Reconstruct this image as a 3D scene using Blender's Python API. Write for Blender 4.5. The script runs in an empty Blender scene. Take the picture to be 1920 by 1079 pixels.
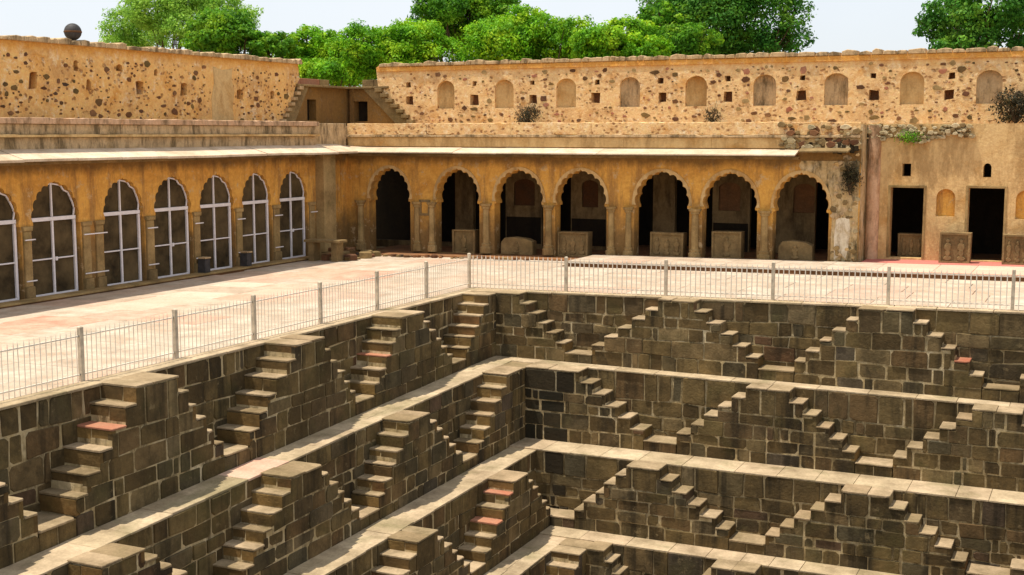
import bpy, math, random
import numpy as np
from mathutils import Vector, Matrix
from mathutils.geometry import tessellate_polygon

random.seed(11)
R = random.Random(5)
SC = bpy.context.scene
COL = SC.collection

# ------------------------------------------------------------------ camera
cd = bpy.data.cameras.new('camera')
cam = bpy.data.objects.new('camera', cd)
COL.objects.link(cam)
cam.location = (0, 0, 5.0)
cam.rotation_euler = (math.radians(90 - 6.918), 0, math.radians(25.0))
cd.sensor_width = 36
cd.lens = 36 * 2390 / 1920
cd.clip_start = 0.1
cd.clip_end = 4000
SC.camera = cam

# ------------------------------------------------------------------ light
SUN = Vector((-0.27, -0.13, 1.0)).normalized()
W = bpy.data.worlds.new('World')
SC.world = W
W.use_nodes = True
wn, wl = W.node_tree.nodes, W.node_tree.links
for n in list(wn):
    wn.remove(n)
sky = wn.new('ShaderNodeTexSky')
sky.sky_type = 'NISHITA'
sky.sun_disc = False
sky.sun_elevation = math.asin(SUN.z)
sky.sun_rotation = math.atan2(SUN.x, SUN.y)
sky.air_density = 1.0
sky.dust_density = 2.0
sky.ozone_density = 1.0
bg = wn.new('ShaderNodeBackground')
bg.inputs[1].default_value = 0.12
wo = wn.new('ShaderNodeOutputWorld')
# thin bright cloud veil over the whole sky
tc = wn.new('ShaderNodeTexCoord')
cn = wn.new('ShaderNodeTexNoise')
cn.inputs['Scale'].default_value = 2.2
cn.inputs['Detail'].default_value = 5
cm = wn.new('ShaderNodeMapRange')
cm.inputs[1].default_value = 0.3; cm.inputs[2].default_value = 0.7
cm.inputs[3].default_value = 0.68; cm.inputs[4].default_value = 0.92
vm = wn.new('ShaderNodeMix'); vm.data_type = 'RGBA'
vm.inputs[7].default_value = (5.9, 6.15, 6.5, 1)
wl.new(tc.outputs['Generated'], cn.inputs['Vector'])
wl.new(cn.outputs[0], cm.inputs[0])
wl.new(cm.outputs[0], vm.inputs[0])
wl.new(sky.outputs[0], vm.inputs[6])
wl.new(vm.outputs[2], bg.inputs[0])
wl.new(bg.outputs[0], wo.inputs[0])
ld = bpy.data.lights.new('sun', 'SUN')
ld.energy = 4.2
ld.angle = math.radians(0.6)
ld.color = (1.0, 0.93, 0.82)
lo = bpy.data.objects.new('sun', ld)
COL.objects.link(lo)
lo.rotation_euler = SUN.to_track_quat('Z', 'Y').to_euler()
lo.location = (0, 0, 30)
VS = SC.view_settings
VS.view_transform = 'Standard'
VS.look = 'None'
VS.gamma = 1
VS.use_curve_mapping = False
VS.exposure = 0.45
SC.cycles.max_bounces = 6
SC.cycles.diffuse_bounces = 4

# ------------------------------------------------------------------ materials
def nt(name, rough=0.9):
    m = bpy.data.materials.new(name)
    m.use_nodes = True
    t = m.node_tree
    b = t.nodes['Principled BSDF']
    b.inputs['Roughness'].default_value = rough
    b.inputs['Specular IOR Level'].default_value = 0.15
    return m, t, b

class N:
    """tiny node helper"""
    def __init__(s, t):
        s.t = t
        s.geo = t.nodes.new('ShaderNodeNewGeometry')
        s.pos = s.geo.outputs['Position']
    def noise(s, scale, detail=4, rough=0.6, stretch=None, dist=0.0):
        n = s.t.nodes.new('ShaderNodeTexNoise')
        n.inputs['Scale'].default_value = scale
        n.inputs['Detail'].default_value = detail
        n.inputs['Roughness'].default_value = rough
        n.inputs['Distortion'].default_value = dist
        src = s.pos
        if stretch:
            mp = s.t.nodes.new('ShaderNodeMapping')
            mp.inputs['Scale'].default_value = stretch
            s.t.links.new(s.pos, mp.inputs[0])
            src = mp.outputs[0]
        s.t.links.new(src, n.inputs['Vector'])
        return n.outputs[0]
    def ramp(s, fac, stops):
        r = s.t.nodes.new('ShaderNodeValToRGB')
        e = r.color_ramp.elements
        while len(e) < len(stops):
            e.new(0.5)
        for k, (p, c) in enumerate(stops):
            e[k].position = p
            e[k].color = (c[0], c[1], c[2], 1) if not isinstance(c, (int, float)) else (c, c, c, 1)
        s.t.links.new(fac, r.inputs[0])
        return r.outputs[0]
    def mix(s, fac, a, b, mode='MIX'):
        m = s.t.nodes.new('ShaderNodeMix')
        m.data_type = 'RGBA'
        m.blend_type = mode
        for sock, v in ((m.inputs[0], fac), (m.inputs[6], a), (m.inputs[7], b)):
            if hasattr(v, 'is_linked'):
                s.t.links.new(v, sock)
            elif isinstance(v, (int, float)):
                sock.default_value = v
            else:
                sock.default_value = (v[0], v[1], v[2], 1)
        return m.outputs[2]
    def rnd(s):
        o = s.t.nodes.new('ShaderNodeObjectInfo')
        return o.outputs['Random']
    def bump(s, bsdf, h, strength=0.5, dist=0.02):
        b = s.t.nodes.new('ShaderNodeBump')
        b.inputs['Strength'].default_value = strength
        b.inputs['Distance'].default_value = dist
        s.t.links.new(h, b.inputs['Height'])
        s.t.links.new(b.outputs[0], bsdf.inputs['Normal'])
    def sep(s):
        x = s.t.nodes.new('ShaderNodeSeparateXYZ')
        s.t.links.new(s.pos, x.inputs[0])
        return x.outputs
    def math(s, op, a, b=0.0, clamp=False):
        m = s.t.nodes.new('ShaderNodeMath')
        m.operation = op
        m.use_clamp = clamp
        for sock, v in ((m.inputs[0], a), (m.inputs[1], b)):
            if hasattr(v, 'is_linked'):
                s.t.links.new(v, sock)
            else:
                sock.default_value = v
        return m.outputs[0]

def stone_mat(name, stops, dirt=(0.05, 0.045, 0.03), dirt_amt=0.55, moss=0.35, moss_c=(0.10, 0.11, 0.035), bump=0.6, streak=False):
    m, t, b = nt(name, 0.92)
    n = N(t)
    base = n.ramp(n.rnd(), stops)
    big = n.ramp(n.noise(1.3, 5, 0.65), [(0.35, 0.0), (0.7, 1.0)])
    c = n.mix(n.math('MULTIPLY', big, dirt_amt), base, dirt)
    gr = n.ramp(n.noise(0.75, 4, 0.6, dist=0.5), [(0.52, 0.0), (0.68, 1.0)])
    c = n.mix(n.math('MULTIPLY', gr, moss), c, moss_c)
    if streak:
        st = n.ramp(n.noise(1.7, 4, 0.65, (1, 1, 0.10)), [(0.52, 0.0), (0.66, 1.0)])
        c = n.mix(n.math('MULTIPLY', st, 0.72), c, (0.016, 0.013, 0.008))
        blk = n.ramp(n.noise(0.45, 6, 0.72, (1, 1, 0.5), dist=0.6), [(0.52, 0.0), (0.63, 1.0)])
        c = n.mix(n.math('MULTIPLY', blk, 0.7), c, (0.028, 0.022, 0.013))
        lich = n.ramp(n.noise(3.4, 6, 0.75), [(0.60, 0.0), (0.70, 1.0)])
        c = n.mix(n.math('MULTIPLY', lich, 0.55), c, (0.27, 0.20, 0.10))
    fine = n.noise(14, 6, 0.7)
    c = n.mix(0.55, c, n.ramp(fine, [(0.25, 0.35), (0.5, 0.52), (0.75, 0.75)]), 'OVERLAY')
    t.links.new(c, b.inputs['Base Color'])
    n.bump(b, n.noise(9, 8, 0.72), bump, 0.035)
    return m

def plaster_mat(name, c1, c2, c3, stain, stain_amt=0.6, scale=1.0, bump=0.4):
    m, t, b = nt(name, 0.95)
    n = N(t)
    c = n.ramp(n.noise(0.8 * scale, 5, 0.65, dist=0.4), [(0.3, c1), (0.5, c2), (0.7, c3)])
    st = n.ramp(n.noise(1.6 * scale, 6, 0.75, (1, 1, 0.28)), [(0.46, 0.0), (0.62, 1.0)])
    c = n.mix(n.math('MULTIPLY', st, stain_amt), c, stain)
    c = n.mix(0.5, c, n.ramp(n.noise(11, 7, 0.72), [(0.25, 0.33), (0.5, 0.52), (0.75, 0.74)]), 'OVERLAY')
    t.links.new(c, b.inputs['Base Color'])
    n.bump(b, n.noise(6, 8, 0.7), bump, 0.04)
    return m

def facade_mat(name, c1, c2, c3, damp):
    """ochre wash, grimy below about two metres and darker in streaks towards the eave"""
    m, t, b = nt(name, 0.95)
    n = N(t)
    c = n.ramp(n.noise(0.7, 5, 0.65, dist=0.5), [(0.3, c1), (0.5, c2), (0.7, c3)])
    st = n.ramp(n.noise(1.9, 6, 0.75, (1, 1, 0.15)), [(0.48, 0.0), (0.62, 1.0)])
    c = n.mix(n.math('MULTIPLY', st, 0.7), c, (0.27, 0.14, 0.05))
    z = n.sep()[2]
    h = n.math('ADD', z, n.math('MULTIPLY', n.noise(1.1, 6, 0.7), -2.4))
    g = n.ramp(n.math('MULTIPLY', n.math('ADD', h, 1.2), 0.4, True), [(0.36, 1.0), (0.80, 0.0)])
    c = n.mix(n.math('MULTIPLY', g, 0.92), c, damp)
    fl_ = n.ramp(n.noise(2.3, 7, 0.78), [(0.57, 0.0), (0.62, 1.0)])
    c = n.mix(n.math('MULTIPLY', fl_, 0.7), c, (0.52, 0.38, 0.21))
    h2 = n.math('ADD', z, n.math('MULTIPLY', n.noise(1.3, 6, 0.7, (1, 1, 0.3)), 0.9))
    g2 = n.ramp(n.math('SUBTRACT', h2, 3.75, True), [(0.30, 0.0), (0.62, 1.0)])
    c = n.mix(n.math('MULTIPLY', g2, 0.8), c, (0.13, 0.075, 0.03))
    c = n.mix(0.6, c, n.ramp(n.noise(9, 7, 0.74), [(0.25, 0.30), (0.5, 0.52), (0.75, 0.76)]), 'OVERLAY')
    t.links.new(c, b.inputs['Base Color'])
    n.bump(b, n.noise(6, 8, 0.7), 0.6, 0.04)
    return m

def rubble_plaster(name, c1, c2, c3, st_c):
    """patchy plaster with small rubble showing through"""
    m, t, b = nt(name, 0.95)
    n = N(t)
    c = n.ramp(n.noise(1.2, 6, 0.7, dist=0.5), [(0.3, c1), (0.5, c2), (0.68, c3)])
    vo = t.nodes.new('ShaderNodeTexVoronoi')
    vo.inputs['Scale'].default_value = 4.2
    mp = t.nodes.new('ShaderNodeMapping'); mp.inputs['Scale'].default_value = (1, 1, 1.35)
    ad = t.nodes.new('ShaderNodeVectorMath'); ad.operation = 'ADD'
    nz = t.nodes.new('ShaderNodeTexNoise'); nz.inputs['Scale'].default_value = 5; nz.inputs['Detail'].default_value = 5
    sc = t.nodes.new('ShaderNodeVectorMath'); sc.operation = 'SCALE'; sc.inputs['Scale'].default_value = 0.22
    t.links.new(n.pos, nz.inputs['Vector']); t.links.new(nz.outputs[1], sc.inputs[0])
    t.links.new(n.pos, ad.inputs[0]); t.links.new(sc.outputs[0], ad.inputs[1])
    t.links.new(ad.outputs[0], mp.inputs[0]); t.links.new(mp.outputs[0], vo.inputs['Vector'])
    spot = n.ramp(vo.outputs['Distance'], [(0.20, 1.0), (0.36, 0.0)])
    where = n.ramp(n.noise(1.6, 6, 0.75), [(0.45, 0.0), (0.52, 1.0)])
    z = n.sep()[2]
    band = n.ramp(n.math('SUBTRACT', z, 7.0, True), [(0.45, 1.0), (0.62, 0.0)])
    f = n.math('MULTIPLY', n.math('MULTIPLY', spot, where), band)
    c = n.mix(n.math('MULTIPLY', f, 0.85), c, st_c)
    big = n.ramp(n.noise(0.8, 6, 0.75), [(0.48, 0.0), (0.62, 1.0)])
    c = n.mix(n.math('MULTIPLY', big, 0.5), c, (0.42, 0.22, 0.09))
    pale = n.ramp(n.noise(3.0, 6, 0.75), [(0.54, 0.0), (0.64, 1.0)])
    c = n.mix(n.math('MULTIPLY', pale, 0.65), c, (0.84, 0.66, 0.42))
    top = n.ramp(n.math('SUBTRACT', n.math('ADD', z, n.math('MULTIPLY', n.noise(2.5, 5, 0.7, (1, 1, .3)), 0.5)), 7.1, True), [(0.72, 0.0), (0.95, 1.0)])
    c = n.mix(n.math('MULTIPLY', top, 0.75), c, (0.60, 0.26, 0.04))  # orange strip below the coping, its shadow put into the colour
    c = n.mix(0.65, c, n.ramp(n.noise(8, 7, 0.76), [(0.25, 0.28), (0.5, 0.52), (0.75, 0.78)]), 'OVERLAY')
    t.links.new(c, b.inputs['Base Color'])
    hh = n.math('SUBTRACT', n.noise(5, 8, 0.72), n.math('MULTIPLY', f, 0.5))
    n.bump(b, hh, 0.9, 0.06)
    return m

def flat_mat(name, c, rough=0.7, metal=0.0, var=0.25, scale=5):
    m, t, b = nt(name, rough)
    n = N(t)
    lo_ = tuple(v * (1 - var) for v in c)
    hi_ = tuple(min(1, v * (1 + var)) for v in c)
    t.links.new(n.ramp(n.noise(scale, 5, 0.65), [(0.3, lo_), (0.7, hi_)]), b.inputs['Base Color'])
    b.inputs['Metallic'].default_value = metal
    n.bump(b, n.noise(25, 4), 0.25, 0.01)
    return m

M = {}
ST = [(0.0, (0.095, 0.062, 0.026)), (0.22, (0.155, 0.103, 0.042)), (0.45, (0.205, 0.140, 0.056)),
      (0.60, (0.105, 0.084, 0.046)), (0.76, (0.170, 0.102, 0.043)), (0.93, (0.260, 0.185, 0.085)), (0.975, (0.100, 0.078, 0.052)), (1.0, (0.17, 0.085, 0.04))]
M['stone'] = stone_mat('tank_stone', ST, dirt=(0.030, 0.022, 0.010), dirt_amt=0.75, moss=0.45, moss_c=(0.075, 0.066, 0.022), bump=0.9, streak=True)
M['stone_wet_shade'] = stone_mat('blackened_stone', [(0, (0.030, 0.022, 0.012)), (1, (0.055, 0.040, 0.020))], dirt=(0.012, 0.010, 0.006), moss=0.3, moss_c=(0.02, 0.03, 0.02), bump=0.9)  # black for the damp corner, and for shade under the broken eave
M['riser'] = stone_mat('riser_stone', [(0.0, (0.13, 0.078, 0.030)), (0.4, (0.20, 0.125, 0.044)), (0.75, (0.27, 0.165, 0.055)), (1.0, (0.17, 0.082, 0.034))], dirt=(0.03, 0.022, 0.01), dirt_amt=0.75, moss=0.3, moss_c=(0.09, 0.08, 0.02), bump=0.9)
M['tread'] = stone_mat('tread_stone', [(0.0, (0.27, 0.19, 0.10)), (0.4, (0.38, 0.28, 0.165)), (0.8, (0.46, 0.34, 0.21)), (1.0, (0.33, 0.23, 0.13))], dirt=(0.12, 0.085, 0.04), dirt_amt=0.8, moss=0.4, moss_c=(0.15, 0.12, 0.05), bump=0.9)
M['red'] = stone_mat('red_sandstone', [(0.0, (0.30, 0.095, 0.05)), (1.0, (0.40, 0.16, 0.09))], dirt=(0.34, 0.20, 0.12), dirt_amt=0.7, moss=0.05, bump=0.35)
M['mortar'] = plaster_mat('lime_mortar', (0.55, 0.43, 0.25), (0.40, 0.30, 0.15), (0.66, 0.54, 0.34), (0.08, 0.055, 0.022), 0.85, 1.3, 0.9)
M['paving'] = stone_mat('paving_stone', [(0.0, (0.47, 0.37, 0.27)), (0.35, (0.55, 0.44, 0.33)), (0.7, (0.51, 0.43, 0.33)), (0.90, (0.54, 0.39, 0.28)), (1.0, (0.53, 0.34, 0.25))],
                        dirt=(0.29, 0.22, 0.15), dirt_amt=0.85, moss=0.55, moss_c=(0.38, 0.25, 0.16), bump=0.4)
M['ledge'] = stone_mat('ledge_stone', [(0.0, (0.42, 0.32, 0.19)), (0.5, (0.53, 0.41, 0.26)), (1.0, (0.47, 0.35, 0.22))], dirt=(0.17, 0.12, 0.065), dirt_amt=0.75, moss=0.5, moss_c=(0.16, 0.14, 0.06), bump=0.9)
M['plaster'] = facade_mat('ochre_plaster', (0.56, 0.275, 0.055), (0.66, 0.345, 0.075), (0.43, 0.19, 0.036), (0.19, 0.115, 0.045))
M['upper'] = rubble_plaster('upper_plaster', (0.70, 0.41, 0.16), (0.76, 0.50, 0.24), (0.60, 0.31, 0.10), (0.22, 0.09, 0.035))
M['upper_shade'] = rubble_plaster('orange_plaster', (0.76, 0.40, 0.11), (0.80, 0.47, 0.17), (0.64, 0.30, 0.07), (0.22, 0.085, 0.03))
M['buff'] = plaster_mat('buff_plaster', (0.54, 0.34, 0.14), (0.62, 0.42, 0.19), (0.44, 0.24, 0.075), (0.30, 0.18, 0.07), 0.65, 0.8, 0.7)
M['gray_band'] = plaster_mat('weathered_band', (0.46, 0.32, 0.17), (0.54, 0.38, 0.21), (0.36, 0.24, 0.11), (0.10, 0.07, 0.035), 0.85, 1.5, 0.8)
M['pink_band'] = plaster_mat('pink_band', (0.50, 0.29, 0.16), (0.56, 0.36, 0.22), (0.42, 0.23, 0.11), (0.12, 0.08, 0.04), 0.8, 1.3, 0.8)
M['column'] = stone_mat('column_stone', [(0, (0.36, 0.24, 0.10)), (1, (0.44, 0.30, 0.13))], dirt=(0.13, 0.08, 0.03), dirt_amt=0.8, moss=0.2, bump=0.5)
M['eave'] = stone_mat('eave_slab', [(0, (0.60, 0.47, 0.33)), (1, (0.68, 0.54, 0.40))], dirt=(0.34, 0.24, 0.14), dirt_amt=0.7, moss=0.0, bump=0.4)
M['rubble'] = stone_mat('rubble_stone', [(0, (0.10, 0.038, 0.016)), (0.3, (0.20, 0.085, 0.03)), (0.6, (0.15, 0.06, 0.03)), (0.85, (0.32, 0.15, 0.06)), (1, (0.07, 0.04, 0.03))], moss=0.05, bump=1.0)
M['pale_rubble'] = stone_mat('pale_rubble', [(0, (0.42, 0.32, 0.17)), (1, (0.62, 0.50, 0.31))], dirt=(0.12, 0.10, 0.04), dirt_amt=0.6, moss=0.4, moss_c=(0.06, 0.075, 0.018), bump=1.0)
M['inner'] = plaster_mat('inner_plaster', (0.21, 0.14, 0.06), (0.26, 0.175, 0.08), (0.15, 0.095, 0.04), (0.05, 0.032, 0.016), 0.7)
M['inner_dark'] = plaster_mat('interior_shade_plaster', (0.020, 0.014, 0.009), (0.026, 0.018, 0.010), (0.015, 0.011, 0.008), (0.01, 0.008, 0.006), 0.5)  # near-black colour stands in for the deep shade of the interiors
M['carved'] = stone_mat('carved_stone', [(0, (0.25, 0.17, 0.075)), (1, (0.33, 0.22, 0.095))], dirt=(0.07, 0.045, 0.02), dirt_amt=0.75, moss=0.15, bump=1.0)
M['white'] = flat_mat('white_paint', (0.72, 0.68, 0.68), 0.5, var=0.10)
M['stained'] = plaster_mat('stained_plaster', (0.60, 0.46, 0.27), (0.48, 0.33, 0.15), (0.68, 0.54, 0.34), (0.035, 0.03, 0.014), 0.95, 1.5, 1.0)
M['lime_patch'] = plaster_mat('lime_patch', (0.62, 0.52, 0.36), (0.72, 0.62, 0.46), (0.50, 0.38, 0.22), (0.3, 0.2, 0.1), 0.7, 2.5)
M['mesh'] = flat_mat('dark_mesh', (0.075, 0.052, 0.024), 0.9, var=0.75, scale=1.1)
M['post'] = flat_mat('fence_post_stone', (0.50, 0.42, 0.31), 0.9, var=0.35)
M['picket'] = flat_mat('fence_iron_paint', (0.74, 0.66, 0.54), 0.6, var=0.15)
M['black'] = flat_mat('dark_metal', (0.055, 0.05, 0.048), 0.6, var=0.4)
M['dirt'] = plaster_mat('dirt_ground', (0.30, 0.23, 0.13), (0.36, 0.28, 0.17), (0.24, 0.18, 0.10), (0.12, 0.12, 0.05), 0.5, 0.3)
M['red_floor'] = stone_mat('red_floor', [(0, (0.40, 0.10, 0.08)), (1, (0.52, 0.18, 0.14))], dirt=(0.36, 0.16, 0.12), moss=0.0, bump=0.2)
M['pink_floor'] = stone_mat('pink_floor', [(0, (0.60, 0.36, 0.26)), (1, (0.68, 0.45, 0.34))], dirt=(0.5, 0.30, 0.2), moss=0.0, bump=0.2)
M['worn_red'] = stone_mat('worn_red_paving', [(0, (0.42, 0.20, 0.13)), (1, (0.50, 0.28, 0.19))], dirt=(0.50, 0.38, 0.27), dirt_amt=0.85, moss=0.5, moss_c=(0.50, 0.37, 0.26), bump=0.3)
M['bark'] = flat_mat('bark', (0.10, 0.065, 0.035), 0.95, var=0.4)

def leaf_mat(name, dark, mid, light):
    m, t, b = nt(name, 0.6)
    n = N(t)
    c = n.ramp(n.noise(0.7, 6, 0.78), [(0.36, dark), (0.5, mid), (0.64, light)])
    vr = t.nodes.new('ShaderNodeVertexColor')
    vr.layer_name = 'leafvar'
    c = n.mix(0.6, c, vr.outputs[0], 'OVERLAY')
    t.links.new(c, b.inputs['Base Color'])
    tr = t.nodes.new('ShaderNodeBsdfTranslucent')
    t.links.new(c, tr.inputs[0])
    mx = t.nodes.new('ShaderNodeMixShader')
    mx.inputs[0].default_value = 0.38
    t.links.new(b.outputs[0], mx.inputs[1])
    t.links.new(tr.outputs[0], mx.inputs[2])
    t.links.new(mx.outputs[0], t.nodes['Material Output'].inputs[0])
    return m
M['leaf_bright'] = leaf_mat('leaf_bright', (0.04, 0.17, 0.008), (0.16, 0.40, 0.012), (0.42, 0.58, 0.020))
M['leaf_mid'] = leaf_mat('leaf_mid', (0.03, 0.12, 0.010), (0.10, 0.28, 0.014), (0.30, 0.48, 0.022))
M['leaf_deep'] = leaf_mat('leaf_deep', (0.02, 0.10, 0.014), (0.06, 0.20, 0.020), (0.19, 0.37, 0.03))
M['leaf_pale'] = leaf_mat('leaf_pale', (0.14, 0.32, 0.04), (0.27, 0.50, 0.06), (0.42, 0.62, 0.10))
M['leaf_dry'] = leaf_mat('leaf_dry', (0.03, 0.025, 0.018), (0.05, 0.045, 0.025), (0.08, 0.07, 0.035))

# ------------------------------------------------------------------ object helpers
def link(name, mesh, parent=None, loc=None, **props):
    o = bpy.data.objects.new(name, mesh)
    COL.objects.link(o)
    if parent is not None:
        o.parent = parent
    if loc is not None:
        o.location = loc
    for k, v in props.items():
        o[k] = v
    return o

def thing(name, label, cat, loc=(0, 0, 0), group=None):
    o = bpy.data.objects.new(name, None)
    COL.objects.link(o)
    o.location = loc
    o.empty_display_size = 0.3
    o['label'] = label
    o['category'] = cat
    if group:
        o['group'] = group
    return o

def mesh_obj(name, verts, faces, mat, parent=None, **props):
    """verts are world coordinates; the origin goes to their centre"""
    V = [Vector(v) for v in verts]
    lo_ = Vector((min(v.x for v in V), min(v.y for v in V), min(v.z for v in V)))
    hi_ = Vector((max(v.x for v in V), max(v.y for v in V), max(v.z for v in V)))
    c = (lo_ + hi_) / 2
    me = bpy.data.meshes.new(name)
    me.from_pydata([v - c for v in V], [], faces)
    me.materials.append(M[mat])
    loc = c - parent_loc(parent)
    return link(name, me, parent, loc, **props)

def parent_loc(p):
    v = Vector((0, 0, 0))
    while p is not None:
        v = v + p.location
        p = p.parent
    return v

class Soup:
    """several solids in one mesh"""
    def __init__(s):
        s.v, s.f = [], []
    def add(s, vf):
        k = len(s.v)
        s.v += vf[0]
        s.f += [tuple(i + k for i in f) for f in vf[1]]
    def build(s, name, mat, parent=None, **props):
        return mesh_obj(name, s.v, s.f, mat, parent, **props)

def inset(poly, g):
    n = len(poly)
    out = []
    for i in range(n):
        p0, p1, p2 = poly[i - 1], poly[i], poly[(i + 1) % n]
        e1 = (p1[0] - p0[0], p1[1] - p0[1]); e2 = (p2[0] - p1[0], p2[1] - p1[1])
        l1 = math.hypot(*e1) or 1e-6; l2 = math.hypot(*e2) or 1e-6
        n1 = (-e1[1] / l1, e1[0] / l1); n2 = (-e2[1] / l2, e2[0] / l2)   # left normals = inwards for CCW
        d = 1 + n1[0] * n2[0] + n1[1] * n2[1]
        d = max(d, 0.35)
        out.append((p1[0] + g * (n1[0] + n2[0]) / d, p1[1] + g * (n1[1] + n2[1]) / d))
    return out

def prism(poly, fn, c0, c1, ch=0.0, back=False):
    """extrude CCW poly (a,b) from c0 to c1 along the third coordinate of fn; ch chamfers the far edge"""
    n = len(poly)
    v, f = [], []
    s = 1 if c1 > c0 else -1
    v += [fn(a, b, c0) for a, b in poly]
    if ch > 0:
        v += [fn(a, b, c1 - s * ch) for a, b in poly]
        v += [fn(a, b, c1) for a, b in inset(poly, ch)]
        rings = 3
    else:
        v += [fn(a, b, c1) for a, b in poly]
        rings = 2
    for r in range(rings - 1):
        for i in range(n):
            j = (i + 1) % n
            f.append((r * n + i, r * n + j, (r + 1) * n + j, (r + 1) * n + i))
    f.append(tuple((rings - 1) * n + i for i in range(n)))
    if back:
        f.append(tuple(reversed(range(n))))
    return v, f

def box(x0, x1, y0, y1, z0, z1):
    return prism([(x0, y0), (x1, y0), (x1, y1), (x0, y1)], lambda a, b, c: (a, b, c), z0, z1, back=True)

def XY(a, b, c):
    return (a, b, c)

def frame_left(X0):
    return lambda t, z, d: (X0 + d, t, z)
def frame_back(Y0):
    return lambda t, z, d: (t, Y0 - d, z)

def plate(outer, holes, fn, d0, d1):
    """flat slab with holes between depths d0 (back) and d1 (front)"""
    loops = [outer] + holes
    pts = [p for l in loops for p in l]
    tri = tessellate_polygon([[Vector((p[0], p[1], 0)) for p in l] for l in loops])
    n = len(pts)
    v = [fn(p[0], p[1], d1) for p in pts] + [fn(p[0], p[1], d0) for p in pts]
    f = [tuple(t) for t in tri] + [tuple(i + n for i in reversed(t)) for t in tri]
    k = 0
    for l in loops:
        m = len(l)
        for i in range(m):
            j = (i + 1) % m
            f.append((k + i, k + j, n + k + j, n + k + i))
        k += m
    return v, f

def rect(t0, t1, z0, z1):
    return [(t0, z0), (t1, z0), (t1, z1), (t0, z1)]

def pz(x):
    """the plaza tilts very slightly"""
    return 0.0135 * (x + 17.6)

def jit(a):
    return R.uniform(-a, a)

# ------------------------------------------------------------------ the stepwell
# heights of tier boundaries; side 'L' t = y, side 'R' t = x
def zb(level, side, t):
    if level == 0:
        return (0.0 if side == 'L' else pz(t))
    if side == 'L':
        k = {1: 0.031, 2: 0.018, 3: 0.010, 4: 0.0, 5: 0.0}[level]
        return {1: -2.0, 2: -4.2, 3: -6.2, 4: -8.25, 5: -10.3}[level] - k * (35.5 - t)
    return {1: -2.0 - 0.009 * (t + 17.4), 2: -4.2, 3: -6.2, 4: -8.25, 5: -10.3}[level]

WL = [-18.25, -16.5, -14.85, -13.2, -11.55]      # wall planes (x) on the left
FL = [-17.32, -15.7, -14.05, -12.37, -10.7]      # stair fronts (x)
WR = [36.58, 35.36, 33.46, 31.95, 30.3]            # wall planes (y) at the back
FR = [35.92, 34.6, 32.72, 31.25, 29.5]
TL = [  # (kind, t0, t1) plateaus along the left, from far corner to camera
    [(35.4, 36.58), (29.95, 31.25), (24.95, 26.2), (19.45, 20.7), (13.9, 15.1), (8.3, 9.5)],
    [(33.3, 35.4), (27.5, 28.6), (22.35, 23.55), (16.6, 17.7), (10.9, 12.0)],
    [(30.25, 31.2), (24.95, 25.95), (19.4, 20.5), (13.9, 15.0), (8.5, 9.6)],
    [(30.8, 31.95), (25.2, 26.3), (19.6, 20.7), (14.0, 15.1)],
]
VL = [
    [(32.95, 33.85), (27.6, 28.55), (22.15, 23.1), (16.75, 17.7), (11.1, 12.0), (5.8, 6.7)],
    [(30.45, 31.4), (25.1, 26.0), (19.6, 20.6), (13.8, 14.7), (8.2, 9.1)],
    [(32.75, 33.5), (27.65, 28.5), (22.2, 23.1), (16.7, 17.6), (11.2, 12.2), (6.0, 6.9)],
    [(28.2, 29.1), (22.6, 23.5), (17.0, 17.9), (11.4, 12.3)],
]
TR = [
    [(-17.32, -16.5), (-11.95, -10.85), (-6.1, -4.65), (0.1, 1.35), (6.0, 7.2)],
    [(-15.7, -13.95), (-8.9, -7.68), (-2.9, -1.7), (3.2, 4.4), (8.6, 9.8)],
    [(-11.75, -10.8), (-5.85, -4.65), (0.35, 1.6), (6.2, 7.4)],
    [(-12.37, -11.85), (-8.85, -7.7), (-3.0, -1.8), (3.1, 4.3)],
]
VR = [
    [(-14.95, -14.05), (-8.9, -7.85), (-2.8, -1.85), (3.3, 4.2), (9.0, 9.9)],
    [(-11.9, -10.9), (-5.85, -4.85), (0.25, 1.2), (6.2, 7.0)],
    [(-14.05, -13.3), (-8.8, -7.8), (-2.75, -1.7), (3.6, 4.5), (9.0, 9.9)],
    [(-10.6, -10.0), (-5.9, -4.9), (0.4, 1.3), (6.0, 6.9)],
]
NSTEP = 5
SEG = {}   # (side, level) -> list of (t0, t1, k) with k = risers above the ledge (7 = top)
for side, TT, VV in (('L', TL, VL), ('R', TR, VR)):
    for lv in range(4):
        marks = sorted([(a, b, 7) for a, b in TT[lv]] + [(a, b, 1) for a, b in VV[lv]])
        segs = []
        for i, (a, b, k) in enumerate(marks):
            segs.append((a, b, k))
            if i + 1 < len(marks):
                a2, b2, k2 = marks[i + 1]
                if k2 == k:
                    continue
                w = (a2 - b) / NSTEP
                for s in range(NSTEP):
                    kk = k - 1 - s if k > k2 else k + 1 + s
                    e0 = b + w * s + (0 if s == 0 else SEG.get('j', 0))
                    SEG['j'] = R.uniform(-0.035, 0.035) if s < NSTEP - 1 else 0
                    e1 = b + w * (s + 1) + SEG['j']
                    segs.append((e0, e1, kk))
                SEG['j'] = 0
        SEG[(side, lv)] = segs

def geom(side, lv):
    if side == 'L':
        X0, D = WL[lv], FL[lv] - WL[lv]
        return (lambda t, z, d: (X0 + d, t, z)), D
    Y0, D = WR[lv], WR[lv] - FR[lv]
    return (lambda t, z, d: (t, Y0 - d, z)), D

def hz(side, lv, k, t):
    a, b = zb(lv, side, t), zb(lv + 1, side, t)
    return b + (a - b) * k / 7.0

CAP = 0.045
TIER = ['top tier', 'second tier', 'third tier', 'lowest tier']
ORD = ['nearest the corner', 'second from the corner', 'third from the corner', 'fourth from the corner', 'fifth from the corner', 'sixth from the corner']
SIDE = {'L': 'left wall', 'R': 'right wall'}
RED = set()

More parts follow.
